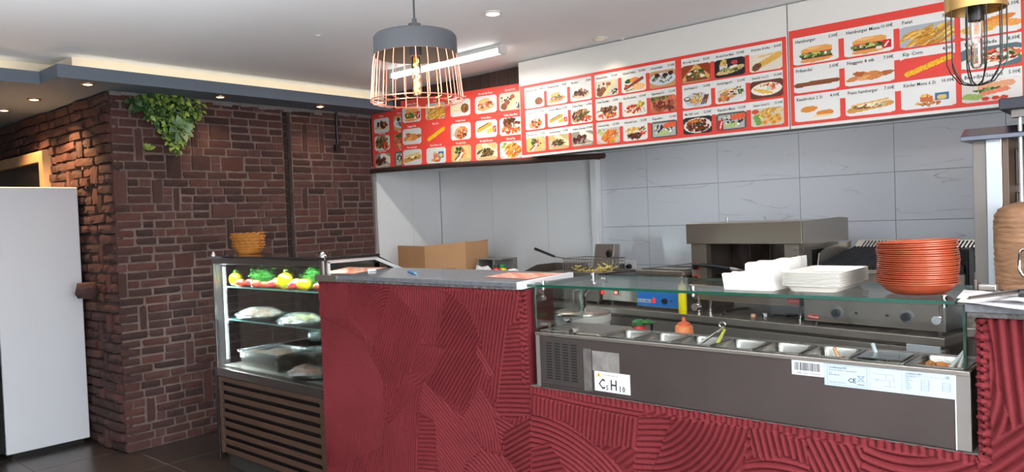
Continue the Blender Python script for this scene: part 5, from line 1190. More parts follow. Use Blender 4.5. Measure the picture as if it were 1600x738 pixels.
# ================================================================== kitchen worktop (frame WM: u along, v into the depth)
wt = thing('kitchen_worktop', 'long steel kitchen worktop standing at a slight angle before the tiles', 'worktop', tuple(WM @ Vector((.9, .35, 0))), rz=TH)
U0, U1, VD, ZW = -.545, 2.33, .72, .9
MB(WM).box((U0, 0, ZW-.04), (U1, VD, ZW)).build('table_top', steel, wt, bevel=.003)
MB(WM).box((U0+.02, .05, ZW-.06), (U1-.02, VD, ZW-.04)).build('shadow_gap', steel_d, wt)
MB(WM).box((U0+.01, .012, ZW-.14), (.44, .04, ZW-.06)).build('apron', steel_d, wt, bevel=.002)
MB(WM).box((.53, .012, ZW-.15), (2.06, .04, ZW-.06)).build('apron', steel, wt, bevel=.002)
MB(WM).box((2.065, .012, ZW-.12), (U1-.01, .04, ZW-.06)).build('apron', steel, wt, bevel=.002)
for u in (U0+.03, .455, 2.03, U1-.05): MB(WM).box((u, .02, 0), (u+.045, .065, ZW-.06)).build('leg', steel, wt, bevel=.002)
MB(WM).box((U0, .55, 0), (U1, .58, ZW-.06)).build('back_panel', mat('under_table_dark', (62, 52, 46), .7, var=.2), wt)
MB(WM).box((U0, .03, .28), (U1, .6, .30)).build('lower_shelf', steel_d, wt)
for k in range(5): MB(WM).box((U0+.08+k*.2, .04, .32), (U0+.26+k*.2, .06, ZW-.15)).build('cupboard_door', steel_d, wt, bevel=.003)
# white appliance and drawer front below
q = PW(1190, 538, .1); ap = thing('small_appliance', 'white and black appliance on the shelf beneath the worktop', 'appliance', tuple(WM @ Vector((q[0], .2, .30))), rz=TH)
MB(WM).box((q[0]-.12, .1, .30), (q[0]+.12, .3, .74)).build('white_shell', white, ap, bevel=.01)
MB(WM).cone((q[0]-.02, .098, .70), (q[0]-.02, .07, .70), .045, n=18).build('black_dial', black, ap, smooth=True); MB(WM).box((q[0]-.09, .09, .66), (q[0]-.06, .1, .735)).build('black_vent', black, ap)
q0 = PW(1420, 532, .03); q1 = PW(1506, 545, .03)
rl = thing('steel_rail', 'pale steel rail below the right end of the worktop', 'rail', tuple(WM @ Vector(((q0[0]+q1[0])/2, .02, q1[2]))), rz=TH)
MB(WM).box((q0[0], .0, q0[2]-.055), (U1-.02, .012, q0[2]-.012)).build('rail', mat('pale_steel', (196, 204, 210), .35, .5), rl, bevel=.002)

def wthing(name, label, cat, u, v, z, group=None): return thing(name, label, cat, tuple(WM @ Vector((u, v, z))), group, TH)
W = lambda: MB(WM)
knobm = mat('knob_black', (26, 26, 28), .35); redr = mat('knob_ring_red', (190, 44, 44), .4); redk = mat('red_switch', (214, 44, 30), .35, emit=.4)
def knob(t, u, v, z, r, ringm=None):
    if ringm: k0 = W().cone((u, v, z), (u, v-.006, z), r*1.35, n=24).build('knob_ring', ringm, t, smooth=True); v -= .006
    k = W().cone((u, v, z), (u, v-.022, z), r, r*.86, n=20).box((u-.004, v-.03, z-r*.9), (u+.004, v-.02, z+r*.9)).build('knob', knobm, t, smooth=True)
    return k
# --- fryer with basket (left end)
FV = .1
fz = 1.125
t = wthing('deep_fryer', 'steel counter fryer with control head and black knob, left end of the worktop', 'fryer', -.2, .35, ZW)
u0, u1 = -.53, -.01
W().box((u0, .06, ZW+.02), (u1, .12, fz)).box((u0, .12, ZW+.02), (u1, .50, 1.0)).box((u0, .12, 1.0), (u0+.02, .5, fz)).box((u1-.02, .12, 1.0), (u1, .5, fz)).box((u0, .48, 1.0), (u1, .5, fz)).build('body', steel_d, t, bevel=.004)
W().box((u0+.02, .12, 1.06), (u1-.02, .48, 1.075)).build('oil', mat('fryer_oil', (60, 44, 24), .1), t)
ha, hb = PW(928, 400, .42)[0], PW(958, 400, .42)[0]
W().prism([(.40, 1.10), (.48, 1.10), (.50, 1.315), (.44, 1.315)], 0, ha, hb).build('control_head', steel, t, bevel=.004)
kq = PW(953, 397, .43); knob(t, kq[0], .435, kq[2], .028, chrome)
W().box((-.2, .40, 1.04), (-.03, .48, 1.10)).build('rear_box', steel_d, t)
mb = W()
W().box((ha, .40, 1.04), (hb, .5, 1.10)).build('head_mount', steel_d, t)
for u in (u0+.04, u1-.06): mb.cone((u, .12, ZW), (u, .12, ZW+.02), .015, n=10).cone((u, .44, ZW), (u, .44, ZW+.02), .015, n=10)
mb.build('feet', black, t)
# basket
qa, qb = PW(884, 425, .2), PW(944, 398, .2); bu0, bu1 = qa[0], qb[0]; bz0, bz1 = 1.10, 1.215
t = wthing('fryer_basket', 'wire fryer basket with black handle hanging over the oil', 'basket', (bu0+bu1)/2, .3, bz0)
mb = W(); v0, v1 = .17, .42
for k in range(15):
    u = bu0+(bu1-bu0)*k/14
    mb.tube([(u, v0, bz1), (u, v0+.01, bz0), (u, v1-.01, bz0), (u, v1, bz1)], .0017, 4)
for k in range(11):
    v = v0+(v1-v0)*k/10; mb.tube([(bu0, v, bz1), (bu0+.01, v, bz0), (bu1-.01, v, bz0), (bu1, v, bz1)], .0017, 4)
for k in range(6):
    z = bz0+(bz1-bz0)*k/5; e = .01*(1-k/5); mb.tube([(bu0+e, v0+e, z), (bu1-e, v0+e, z), (bu1-e, v1-e, z), (bu0+e, v1-e, z)], .0017 if k < 5 else .0035, 4, True)
tag(mb.build('wire_mesh', mat('basket_wire', (120, 112, 104), .4, .7), t), kind='stuff')
h = PW(836, 389, .16); h2 = PW(866, 401, .17)
W().tube([(bu0+.05, v0, bz1), tuple(h2)], .004, 6).build('handle_rod', chrome, t)
W().tube([tuple(h2), tuple(h)], [.010, .012], 8).build('handle_grip', black, t, smooth=True)
fm = mat('raw_fries', (222, 200, 110), .5, var=.15); mb = W()
for _ in range(60):
    c = np.array([rnd.uniform(bu0+.03, bu1-.03), rnd.uniform(v0+.04, v1-.04), bz0+.004+abs(rnd.gauss(0, .022))]); a = rnd.uniform(0, pi); l = rnd.uniform(.02, .035); d = np.array([cos(a), sin(a), rnd.uniform(-.3, .5)])*l; mb.cone(c-d, c+d, .0045, n=4)
tag(mb.build('fries', fm, t), kind='stuff')
# --- digital fryer between basket and water bath
t = wthing('digital_fryer', 'low steel cooker with red digital display and red switch under the glass', 'cooker', .13, .3, ZW)
W().box((-.0, .09, ZW+.035), (.335, .39, ZW+.205)).build('body', steel, t, bevel=.004)
W().box((.03, .11, ZW+.205), (.325, .37, ZW+.216)).build('top_plate', black, t, bevel=.003)
for u in (.05, .3): W().cone((u, .14, ZW), (u, .14, ZW+.035), .014, n=10).build('foot', black, t)
qd = PW(964, 457, .088); W().box((qd[0]-.037, .083, qd[2]-.026), (qd[0]+.037, .09, qd[2]+.026)).build('display_frame', mat('display_grey', (150, 150, 148), .5), t, bevel=.002)
dsp = W().box((qd[0]-.022, .081, qd[2]-.015), (qd[0]+.022, .083, qd[2]+.015)).build('display', mat('display_dark', (60, 16, 16), .2), t)
mb = W(); lettering(mb, '80', (qd[0]-.017, .0802, qd[2]-.011), EX, EZ, .03); mb.build('digits', bulb_mat('led_red', (1, .12, .08), 5), dsp)
qs = PW(942, 457, .088); W().box((qs[0]-.011, .078, qs[2]-.014), (qs[0]+.011, .09, qs[2]+.014)).build('switch', redk, t, bevel=.002)
# --- water bath with blue panel
t = wthing('water_bath', 'steel water bath with bright blue control panel', 'bain-marie', .54, .35, ZW)
W().box((.365, .06, ZW+.02), (.72, .60, 1.135)).build('body', steel, t, bevel=.004)
W().box((.36, .05, 1.135), (.757, .64, 1.165)).build('rim', steel, t, bevel=.003)
W().box((.722, .1, ZW), (.75, .6, 1.135)).build('drain_side', steel_d, t)
blue = mat('blue_panel', (24, 110, 190), .35, var=.05, vscale=60)
bp = W().box((.365, .052, ZW+.024), (.715, .06, 1.03)).build('blue_panel', blue, t, bevel=.002)
W().box((.36, .05, 1.03), (.72, .06, 1.035)).build('panel_edge', steel, t); W().box((.36, .05, ZW+.02), (.72, .06, ZW+.024)).build('panel_edge', steel, t)
qq = PW(1006, 470, .05); lbp = W().box((.375, .0505, qq[2]-.011), (.49, .052, qq[2]+.011)).build('name_plate', mat('plate_grey', (186, 196, 206), .4), bp)
mb = W(); lettering(mb, 'EUROMAX', (.381, .0500, qq[2]-.008), EX, EZ, .021, 'l', 1.1); mb.build('plate_lettering', mat('navy_ink', (22, 40, 84), .5), lbp)
qs = PW(1022, 470, .05); W().box((qs[0]-.012, .045, qs[2]-.018), (qs[0]+.012, .052, qs[2]+.018)).build('switch', redk, bp, bevel=.002)
qk = PW(1039, 471, .05); W().cone((qk[0], .052, qk[2]), (qk[0], .034, qk[2]), .02, .017, n=20).build('knob', knobm, bp, smooth=True)
qk = PW(1049, 471, .05); W().cone((qk[0], .052, qk[2]), (qk[0], .046, qk[2]), .006, n=12).build('lamp_lens', mat('lens_red', (120, 40, 70), .3), bp)
for k, (a, b) in enumerate(((.09, .2), (.22, .34), (.36, .48))):
    pass
for k in range(2):
    v0 = .09+k*.27
    pn = thing('water_bath_pan', ('front steel pan sunk in the water bath', 'rear steel pan sunk in the water bath')[k], 'pan', tuple(WM @ Vector((.56, v0+.12, 1.05))), 'water bath pans', TH)
    mb = W(); L = []
    for e, z in ((0, 1.1665), (0, 1.172), (.012, 1.172), (.018, 1.166), (.026, 1.06)): L.append([(.38+e, v0+e, z), (.74-e, v0+e, z), (.74-e, v0+.25-e, z), (.38+e, v0+.25-e, z)])
    mb.add(sum(L, []), [(i*4+j, i*4+(j+1) % 4, (i+1)*4+(j+1) % 4, (i+1)*4+j) for i in range(4) for j in range(4)]+[(16, 17, 18, 19)]); mb.build('pan_shell', panm, pn)
# --- salamander grill
t = wthing('salamander_grill', 'tall steel salamander grill with a deep hood and red-ringed knobs', 'grill', 1.16, .3, ZW)
hz0, hz1 = 1.338, 1.468
W().box((.76, .095, hz0), (1.56, .60, hz1)).build('hood', mat('warm_steel', (160, 148, 136), .3, .82, var=.08, vscale=2, noise_rough=.08), t, bevel=.003)
W().prism([(.10, hz0), (.60, hz0), (.60, hz1+.005), (.50, hz1+.012), (.10, hz1)], 0, 1.562, 1.566).build('hood_end', steel, t)
W().box((.785, .11, .985), (.90, .16, hz0)).build('side_post', mat('warm_steel', 0), t, bevel=.002)
W().box((1.44, .11, .985), (1.53, .16, hz0)).build('side_post', mat('warm_steel', 0), t, bevel=.002)
W().box((1.525, .16, .985), (1.53, .55, hz0)).build('side_plate', steel, t); W().box((1.532, .24, 1.03), (1.536, .5, 1.30)).build('side_vent', black, t, bevel=.01)
W().box((.785, .16, .985), (.79, .55, hz0)).build('side_plate', steel_d, t)
for k in range(5):
    u = .792+k*.1476; W().box((u, .53, 1.01), (u+.144, .545, hz0)).build('back_plate', mat('scorched_steel', (104, 94, 90), .3, .9, var=.5, vscale=7, stretch=(2, 1, 1)), t, bevel=.003)
W().box((.785, .12, .985), (1.53, .56, 1.01)).build('base', steel_d, t)
W().box((.905, .1, .985), (1.53, .125, 1.075)).build('front_apron', mat('warm_steel', 0), t, bevel=.002)
mb = W()
for k in range(22): mb.tube([(.92+k*.0235, .2, 1.135), (.92+k*.0235, .5, 1.155)], .003, 5)
mb.tube([(.905, .2, 1.135), (1.43, .2, 1.135)], .004, 5).tube([(.905, .5, 1.155), (1.43, .5, 1.155)], .004, 5)
tag(mb.build('grill_rack', mat('rack_wire', (60, 56, 54), .4, .8), t), kind='stuff')
for py in (417, 436, 455): q = PW(1087, py, .1); knob(t, q[0], .11, q[2], .019, redr)
for u in (.80, .89, 1.505): W().lathe([(.011, 0), (.013, .004), (.013, .01), (.009, .014), (.009, .085)], (u, .15, ZW), 14).build('foot', chrome, t, smooth=True)
for px in (1136, 1195): q = PW(px, 347, .3); W().cone((q[0], .3, hz1), (q[0], .3, hz1+.028), .006, n=10).build('lifting_pin', chrome, t)
q = PW(1242, 405, .1); W().box((q[0]-.006, .1, q[2]-.012), (q[0]+.006, .112, q[2]+.018)).build('latch', black, t)
q = PW(1240, 471, .1); rp = W().box((q[0]-.037, .0985, q[2]-.016), (q[0]+.037, .1, q[2]+.016)).build('red_plate', mat('dark_red_plate', (140, 48, 52), .4), t)
mb = W(); lettering(mb, 'HOT SURFACE', (q[0]-.024, .0978, q[2]-.003), EX, EZ, .0085); mb.build('plate_lettering', mat('pink_ink', (214, 150, 150), .5), rp)
# pan left in the grill
q = PW(1118, 420, .0); q2 = PW(1108, 411, -.02)
t = wthing('frying_pan', 'steel pan with black handle left under the salamander', 'pan', 1.15, .25, 1.139)
W().lathe([(0, .003), (.085, .003), (.1, .03), (.103, .03), (.088, 0), (0, 0)], (1.17, .30, 1.146), 28).build('pan_body', mat('used_pan', (150, 144, 136), .35, .85), t, smooth=True)
W().tube([(1.10, .23, 1.166), (1.02, .16, 1.185)], [.012, .014], 8).build('handle_socket', chrome, t, smooth=True); W().tube([(1.03, .165, 1.183), (.96, .10, 1.2), (.87, .02, 1.213)], [.016, .014, .010], 8).build('handle', black, t, smooth=True)
# --- charcoal style grill and griddle front
t = wthing('steel_grill', 'wide steel grill with ribbed black plate, splash back and two dial knobs', 'grill', 1.96, .35, ZW)
g0, g1 = 1.598, 2.325
W().box((g0, .03, ZW+.025), (g1, .62, 1.10)).build('body', steel, t, bevel=.004)
W().box((g0+.0, .12, 1.10), (g1, .62, 1.185)).build('upper_body', mat('warm_steel', 0), t, bevel=.003)
W().box((g0-.01, .10, 1.185), (g1+.005, .125, 1.205)).build('plate_rim', steel, t, bevel=.002)
W().prism([(.125, 1.185), (.56, 1.185), (.56, 1.29), (.125, 1.198)], 0, g0+.004, g1-.004).build('plate_base', mat('cast_iron', (42, 42, 44), .5, .4), t)
mb = W()
for k in range(34):
    u = g0+.03+k*(g1-g0-.06)/33; vs = [(u+dx, v_, z_+dz) for v_, z_ in ((.125, 1.2), (.56, 1.292)) for dx, dz in ((-.009, 0), (.009, 0), (.004, .013), (-.004, .013))]; mb.add(vs, [(0, 3, 2, 1), (4, 5, 6, 7), (0, 1, 5, 4), (1, 2, 6, 5), (2, 3, 7, 6), (3, 0, 4, 7)])
tag(mb.build('ribbed_plate', mat('cast_iron', (42, 42, 44), .5, .4), t), kind='stuff')
W().box((g0-.01, .56, 1.2), (g1+.01, .64, 1.295)).build('splash_back', steel, t, bevel=.003)
W().prism([(.56, 1.295), (.64, 1.295), (.64, 1.34), (.61, 1.34)], 0, g0+.02, g1+.01).build('sloping_top', steel, t, bevel=.002)
mb = W()
for k in range(34):
    u = g0+.06+k*.0195; mb.add([(u, .5655, 1.301), (u+.008, .5655, 1.301), (u+.018, .6015, 1.335), (u+.010, .6015, 1.335)], [(0, 1, 2, 3)])
tag(mb.build('vent_slots', dark, t), kind='stuff')
W().prism([(.2, 1.2), (.58, 1.2), (.58, 1.335), (.50, 1.33), (.30, 1.31), (.22, 1.28)], 0, g0-.012, g0-.006).build('side_splash', steel, t)
W().box((g1-.04, .28, 1.1), (g1+.012, .36, 1.31)).build('side_handle', blackm, t, bevel=.01)
for px in (1308, 1417):
    q = PW(px, 489 if px == 1308 else 495, .03)
    W().cone((q[0], .03, q[2]), (q[0], .024, q[2]), .033, n=28).build('dial_plate', mat('dial_grey', (120, 122, 126), .4, .4), t, smooth=True); knob(t, q[0], .024, q[2], .022)
for px, py in ((1339, 489), (1387, 493)):
    q = PW(px, py, .03); W().cone((q[0], .03, q[2]), (q[0], .02, q[2]), .007, n=12).build('pilot_lamp', mat('pilot_dark', (40, 30, 32), .3), t)
q = PW(1271, 495, .03); rp = W().box((q[0]-.031, .028, q[2]-.0105), (q[0]+.031, .03, q[2]+.0105)).build('red_badge', mat('badge_red', (170, 36, 40), .35), t)
mb = W(); lettering(mb, 'Diamond', (q[0]-.017, .0274, q[2]-.0055), EX, EZ, .0145, 'l', .86)
c = (q[0]-.0235, .0274, q[2]); mb.tube([(c[0]-.006, c[1], c[2]), (c[0], c[1], c[2]+.006), (c[0]+.006, c[1], c[2]), (c[0], c[1], c[2]-.006)], .0009, 4, True); mb.build('badge_lettering', mat('cream_ink', (246, 226, 214), .5), rp)
for u in (g0+.04, g1-.04):
    for v in (.08, .55): W().cone((u, v, ZW), (u, v, ZW+.025), .016, n=12).build('foot', black, t)
# yellow squeeze bottle
bq = (PW(1066.5, 470, .024)[0], .024)
t = wthing('squeeze_bottle', 'tall yellow squeeze bottle on the front edge of the worktop', 'bottle', bq[0], bq[1], ZW)
ybm = mat('yellow_bottle', (244, 226, 20), .35, spec=.4)
W().lathe([(0, 0), (.024, 0), (.0265, .004), (.0265, .16), (.025, .166), (0, .166)], (*bq, ZW), 20).build('body', ybm, t, smooth=True)
W().lathe([(.026, .162), (.026, .178), (.022, .182), (.010, .186), (.008, .195), (.003, .235), (0, .235)], (*bq, ZW), 18).build('nozzle_cap', mat('pale_yellow', (226, 218, 120), .4), t, smooth=True)
# tongs and odds and ends on the worktop
def W_on(px, py): 
    q = P(px, py, 2, ZW+.008); return np.array(WI @ Vector(q))
a, b = W_on(1127, 492), W_on(1172, 483); c2 = W_on(1143, 484)
t = wthing('tongs', 'steel tongs lying on the worktop under the salamander', 'tongs', *((a+b)/2)[:2], ZW)
for d in (0, 1):
    e = a+np.array([0, .035*d, .008*d]); f = b+np.array([0, .02*d, .004*d])
    W().tube([e, (e+f)/2+np.array([0, 0, .012]), f], [.006, .007, .009], 7).build('arm', chrome, t, smooth=True)
W().tube([a, a+np.array([.01, .036, .008])], .006, 6).build('hinge', black, t)
for px, py, m, lb in ((1177, 493, mat('cork_brown', (196, 150, 116), .6), 'small brown cap lying on the worktop'), (1189, 494, black, 'small black cap lying on the worktop'), (1195, 492, white, 'small white cap lying on the worktop')):
    q = W_on(px, py); tag(W().lathe([(0, 0), (.014, 0), (.014, .014), (.01, .018), (0, .018)], (q[0], q[1], ZW), 14).build('bottle_cap', m, origin=tuple(WM @ Vector((q[0], q[1], ZW))), smooth=True), lb, 'cap')
q = W_on(1222, 492); t = wthing('spatula', 'black spatula lying on the worktop beneath the salamander', 'spatula', q[0], q[1], ZW)
W().box((q[0]-.05, q[1]-.02, ZW+.001), (q[0]+.03, q[1]+.03, ZW+.004)).build('blade', steel_d, t); W().tube([(q[0]+.03, q[1], ZW+.008), (q[0]+.16, q[1]+.05, ZW+.012)], .009, 8).build('handle', black, t, smooth=True)
# double socket on the tiles
a, b = P(966, 407, 1, 5.237), P(995, 426, 1, 5.237)
t = thing('wall_socket', 'white double wall socket with two black plugs on the tiles', 'socket', ((a[0]+b[0])/2, 5.232, (a[2]+b[2])/2))
MB().box((a[0], 5.222, b[2]), (b[0], 5.237, a[2])).build('plate', white, t, bevel=.004)
for f in (.3, .68):
    x = a[0]+(b[0]-a[0])*f; z = (a[2]+b[2])/2
    MB().cone((x, 5.222, z), (x, 5.19, z), .022, .017, 16).tube([(x, 5.2, z), (x-.01, 5.19, z-.02), (x-.015, 5.2, z-.09)], .004, 6).build('plug', black, t, smooth=True)

# ================================================================== left end of the kitchen
st = thing('side_table', 'low steel side table with a raised lip left of the fryer', 'table', (-4.7, 4.75, 0))
MB().box((-5.3, 4.43, .86), (-4.06, 5.2, .9)).build('table_top', steel, st, bevel=.003)
for x in (-5.28, -4.12):
    for y in (4.46, 5.12): MB().box((x, y, 0), (x+.04, y+.04, .86)).build('leg', steel, st)
q0, q1 = P(834, 413, 1, 4.9), P(899, 437, 1, 4.7)
sk = thing('sink_unit', 'steel sink unit with raised side panel left of the fryer', 'sink', (-3.87, 4.72, .0))
za = .9
z1 = P(836, 413, 1, 4.9)[2]
MB().box((-4.04, 4.50, 0), (-3.70, 5.1, 1.06)).build('cabinet', steel_d, sk, bevel=.003)
MB().prism([(4.50, 1.06), (5.1, 1.06), (5.1, z1), (4.86, z1)], 0, -4.04, -4.025).build('side_splash', steel_d, sk)
MB().box((-4.04, 5.09, 1.06), (-3.70, 5.105, z1)).build('rear_splash', steel_d, sk)
MB().lathe([(0, .01), (.12, .012), (.15, .03), (.16, .03), (.13, .0), (0, 0)], (-3.87, 4.72, 1.062), 24).build('basin', panm, sk, smooth=True)
# cardboard box
card = mat('cardboard', (166, 126, 90), .8, var=.06, vscale=5); cardd = mat('cardboard_inside', (150, 108, 70), .8)
yb = 4.44
A_, B_, C_ = P(622, 384, 1, yb+.0), P(663, 385, 1, yb-.02), P(727, 378, 1, yb+.18)
zb0 = .9
t = thing('cardboard_box', 'brown cardboard box with open flaps behind the counter slab', 'box', (-4.5, 4.62, zb0))
D1, D2, D3 = P(620, 424, 1, yb), P(664, 424, 1, yb-.02), P(733, 424, 1, yb+.18)
def wall(nm, pa, pb, za_, zb_, m, flare=0.0):
    pa, pb = np.array(pa[:2]), np.array(pb[:2]); d = (pb-pa)/np.linalg.norm(pb-pa); n = np.array([-d[1], d[0]])*.006
    vs = [(*(pa), zb0), (*(pb), zb0), (*(pb+n), zb0), (*(pa+n), zb0), (*(pa), za_), (*(pb), zb_), (*(pb+n), zb_), (*(pa+n), za_)]
    return MB().add(vs, [(0, 3, 2, 1), (4, 5, 6, 7), (0, 1, 5, 4), (1, 2, 6, 5), (2, 3, 7, 6), (3, 0, 4, 7)]).build(nm, m, t)
wall('front_panel', A_, B_, A_[2], B_[2], card); wall('front_panel', B_, C_, B_[2]+.003, C_[2], card)
bk = np.array([.05, .40, 0]); wall('back_panel', np.array(A_)+bk, np.array(C_)+bk*.6, A_[2]-.05, C_[2]+.008, cardd); wall('side_panel', A_, np.array(A_)+bk, A_[2], A_[2]-.05, cardd); wall('side_panel', C_, np.array(C_)+bk*.6, C_[2], C_[2], card)
q = P(698, 421, 1, yb+.06); mb = MB(); d = np.array(C_)-np.array(B_); d[2] = 0; d /= np.linalg.norm(d)
lettering(mb, 'HORECA', tuple(np.array(B_)*.62+np.array(C_)*.38-np.array([0, .004, C_[2]-q[2]+.0])), d, EZ, .035); mb.build('box_print', mat('brown_ink', (90, 60, 40), .8), t)
# steel napkin box, sauce bottles, plastic bag, white bag
yq = 4.62
a, b = P(746, 404, 1, yq), P(783, 404, 1, yq); xm = P(771, 404, 1, yq)[0]
t = thing('steel_box', 'small open-fronted steel dispenser behind the counter slab', 'dispenser', ((a[0]+b[0])/2, yq+.1, .9))
zt3 = a[2]
MB().box((a[0], yq, zt3-.012), (b[0], yq+.2, zt3)).box((a[0], yq, .9), (a[0]+.012, yq+.2, zt3-.012)).box((xm-.012, yq, .9), (xm+.01, yq+.2, zt3-.012)).box((xm+.01, yq+.15, .9), (b[0], yq+.2, zt3-.012)).box((a[0]+.012, yq+.18, .9), (xm-.012, yq+.2, zt3-.012)).build('shell', mat('light_steel', 0), t, bevel=.002)
MB().lathe([(0, .012), (.03, .008), (.04, 0)], ((a[0]+xm)/2, yq+.08, zt3), 14).build('top_button', chrome, t, smooth=True)
def sauce_bottle(px, py_top, y, r, m, capm, label):
    q = P(px, py_top, 1, y); zt4 = q[2]; t = thing('sauce_bottle', label, 'bottle', (q[0], y, .9), 'sauce bottles behind the slab'); h = zt4-.9
    MB().lathe([(0, 0), (r, 0), (r, h-.065), (r*.85, h-.045), (r*.5, h-.03), (r*.45, h-.028), (0, h-.028)], (q[0], y, .9), 18).build('body', m, t, smooth=True)
    MB().lathe([(r*.5, h-.03), (r*.52, h-.006), (r*.4, h), (0, h)], (q[0], y, .9), 16).build('cap', capm, t, smooth=True)
sauce_bottle(776, 413, 4.50, .045, mat('red_sauce', (196, 40, 28), .3), mat('dark_green_cap', (30, 48, 36), .4), 'red sauce bottle with dark cap behind the counter slab')
sauce_bottle(785, 413.5, 4.60, .045, mat('mustard_yellow', (238, 206, 30), .3), mat('green_cap', (30, 130, 60), .4), 'yellow sauce bottle with green cap behind the counter slab')
q = P(752, 421, 1, 4.46); bg = glass('thin_bag', (.93, .94, .95), 2.2, .25)
tag(MB().ball((q[0], 4.47, 1.03), .11, 14, (1.1, .5, 1.18), lambda v: v*(1+.14*sin(9*v[0]+4*v[2])+.1*sin(13*v[1]+7*v[2]))).build('plastic_bag', mat('grey_plastic_bag', (196, 198, 200), .3, spec=.6), origin=(q[0], 4.47, .9), smooth=True), 'crumpled translucent plastic bag in front of the steel dispenser', 'bag')
q = P(808, 424, 1, 4.56)
tag(MB().ball((q[0]-.05, 4.58, 1.02), .09, 14, (1.3, .9, 1.3), lambda v: v*(1+.08*sin(7*v[0]+3*v[2]))).build('white_bundle', white, origin=(q[0]-.05, 4.58, .9), smooth=True), 'white wrapped bundle right of the sauce bottles', 'bundle')
q = P(790, 428, 1, 4.40); 

# ================================================================== behind the counter: bucket and bottles
zl = .858
bx, by = -2.14, 2.905; zl = .878
t = thing('sauce_bucket', 'white bucket with steel lid and two pump spouts behind the glass', 'bucket', (bx, by, zl))
MB().lathe([(0, .0), (.105, .0), (.128, .17), (.132, .172), (.132, .2), (.126, .205), (0, .205)], (bx, by, zl), 40).build('bucket', mat('bucket_white', (232, 232, 226), .35), t, smooth=True)
MB().lathe([(0, .222), (.118, .220), (.129, .214), (.131, .205), (0, .204)], (bx, by, zl), 40).build('steel_lid', steel, t, smooth=True)
for dx, dy, hh, r in ((-.03, -.03, .1, .006), (.0, -.02, .085, .009), (.02, -.03, .04, .006)): MB().cone((bx+dx, by+dy, zl+.216), (bx+dx, by+dy, zl+.216+hh), r, r*.8, 12).build('pump_rod', chrome, t, smooth=True)
MB().tube([(bx+.035, by-.03, zl+.215), (bx+.035, by-.03, zl+.285), (bx+.045, by-.035, zl+.31), (bx+.075, by-.05, zl+.33), (bx+.17, by-.09, zl+.375), (bx+.20, by-.10, zl+.382), (bx+.215, by-.11, zl+.37)], .0085, 10).build('pump_spout', chrome, t, smooth=True)
MB().tube([(bx-.03, by-.03, zl+.315), (bx+.06, by-.05, zl+.345)], .006, 8).build('pump_lever', chrome, t, smooth=True)
zl = .858; yo = 2.72
q = P(1069, 515, 1, yo); q2 = P(1069, 499, 1, yo); orm = mat('orange_bottle', (248, 146, 92), .4, spec=.35)
t = thing('squeeze_bottle', 'orange squeeze bottle with pointed cap behind the food pans', 'bottle', (q[0], yo, zl))
zt5 = q2[2]
MB().lathe([(0, 0), (.034, 0), (.036, .004), (.036, zt5-zl-.031), (.033, zt5-zl-.026), (0, zt5-zl-.026)], (q[0], yo, zl), 24).build('body', orm, t, smooth=True)
MB().lathe([(.025, zt5-zl-.027), (.025, zt5-zl-.015), (.014, zt5-zl-.011), (.008, zt5-zl-.008), (.006, zt5-zl+.008), (0, zt5-zl+.009)], (q[0], yo, zl), 18).build('nozzle_cap', mat('dark_orange', (236, 112, 70), .4), t, smooth=True)
MB().ball((q[0]-.018, yo-.02, zt5-.03), .009, 8).build('tether', orm, t, smooth=True)
q = P(1001, 518, 1, 2.74); q2 = P(999, 507, 1, 2.74)
t = thing('squeeze_bottle', 'red squeeze bottle with green flip cap leaning behind the first pans', 'bottle', (q[0], 2.74, zl)); rb_ = mat('red_bottle', (226, 40, 40), .35)
MB().lathe([(0, 0), (.038, 0), (.038, q[2]-zl-.02), (.020, q2[2]-zl), (0, q2[2]-zl)], (q[0]-.004, 2.74, zl), 20).build('body', rb_, t, smooth=True)
gcap = mat('bottle_green', (34, 110, 50), .4)
MB().lathe([(.030, q2[2]-zl-.002), (.030, q2[2]-zl+.012), (.018, q2[2]-zl+.02), (0, q2[2]-zl+.021)], (q[0]-.006, 2.74, zl), 18).build('cap', gcap, t, smooth=True)
q3 = P(1013, 504, 1, 2.74); MB().ball((q3[0], 2.74, q3[2]), .03, 12, (1.05, .9, .28)).build('flip_lid', gcap, t, smooth=True)
# tongs and spoons in the pans
a, b, c1 = P(1089, 541, 1, 2.40), P(1129, 513, 1, 2.50), P(1119, 540, 1, 2.44)
t = thing('tongs', 'long steel tongs with a ring end resting in the third food pan', 'tongs', tuple((a+c1)/2))
MB().tube([a-np.array([0, 0, .04]), a, b], [.006, .006, .0045], 7).build('arm', chrome, t, smooth=True)
MB().tube([c1-np.array([0, 0, .04]), c1, b+np.array([.008, 0, -.005])], [.007, .007, .005], 7).build('arm', mat('lime_steel', (206, 208, 90), .35, .3), t, smooth=True, label='yellowish plastic arm')
d = b+np.array([0, 0, .012]); MB().tube([d+np.array([.012*cos(k), 0, .009*sin(k)]) for k in np.linspace(0, 2*pi, 16, endpoint=False)], .003, 6, True).build('ring_end', chrome, t, smooth=True)
def spoon(px0, py0, px1, py1, y0, y1, m, label, r=.006):
    a, b = P(px0, py0, 1, y0), P(px1, py1, 1, y1); t = thing('spoon', label, 'spoon', tuple(a)); d = (a-b)/np.linalg.norm(a-b)
    MB().tube([a+d*.04, a, b], [r*.8, r*.8, r*1.1], 8).build('handle', m, t, smooth=True)
    MB().ball(tuple(a+d*.05), .02, 12, (.9, 1.1, .5)).build('bowl', m, t, smooth=True)
spoon(1311, 562, 1304, 545, 2.43, 2.47, mat('wooden_pale', (222, 178, 128), .5), 'pale wooden spoon standing in the orange brown chunks')
spoon(1374, 566, 1364, 538, 2.46, 2.52, mat('clear_white_plastic', (206, 216, 218), .25, spec=.7), 'whitish plastic spoon standing in the lettuce pan')
a, b = P(1482, 579, 1, 2.42), P(1507, 549, 1, 2.48)
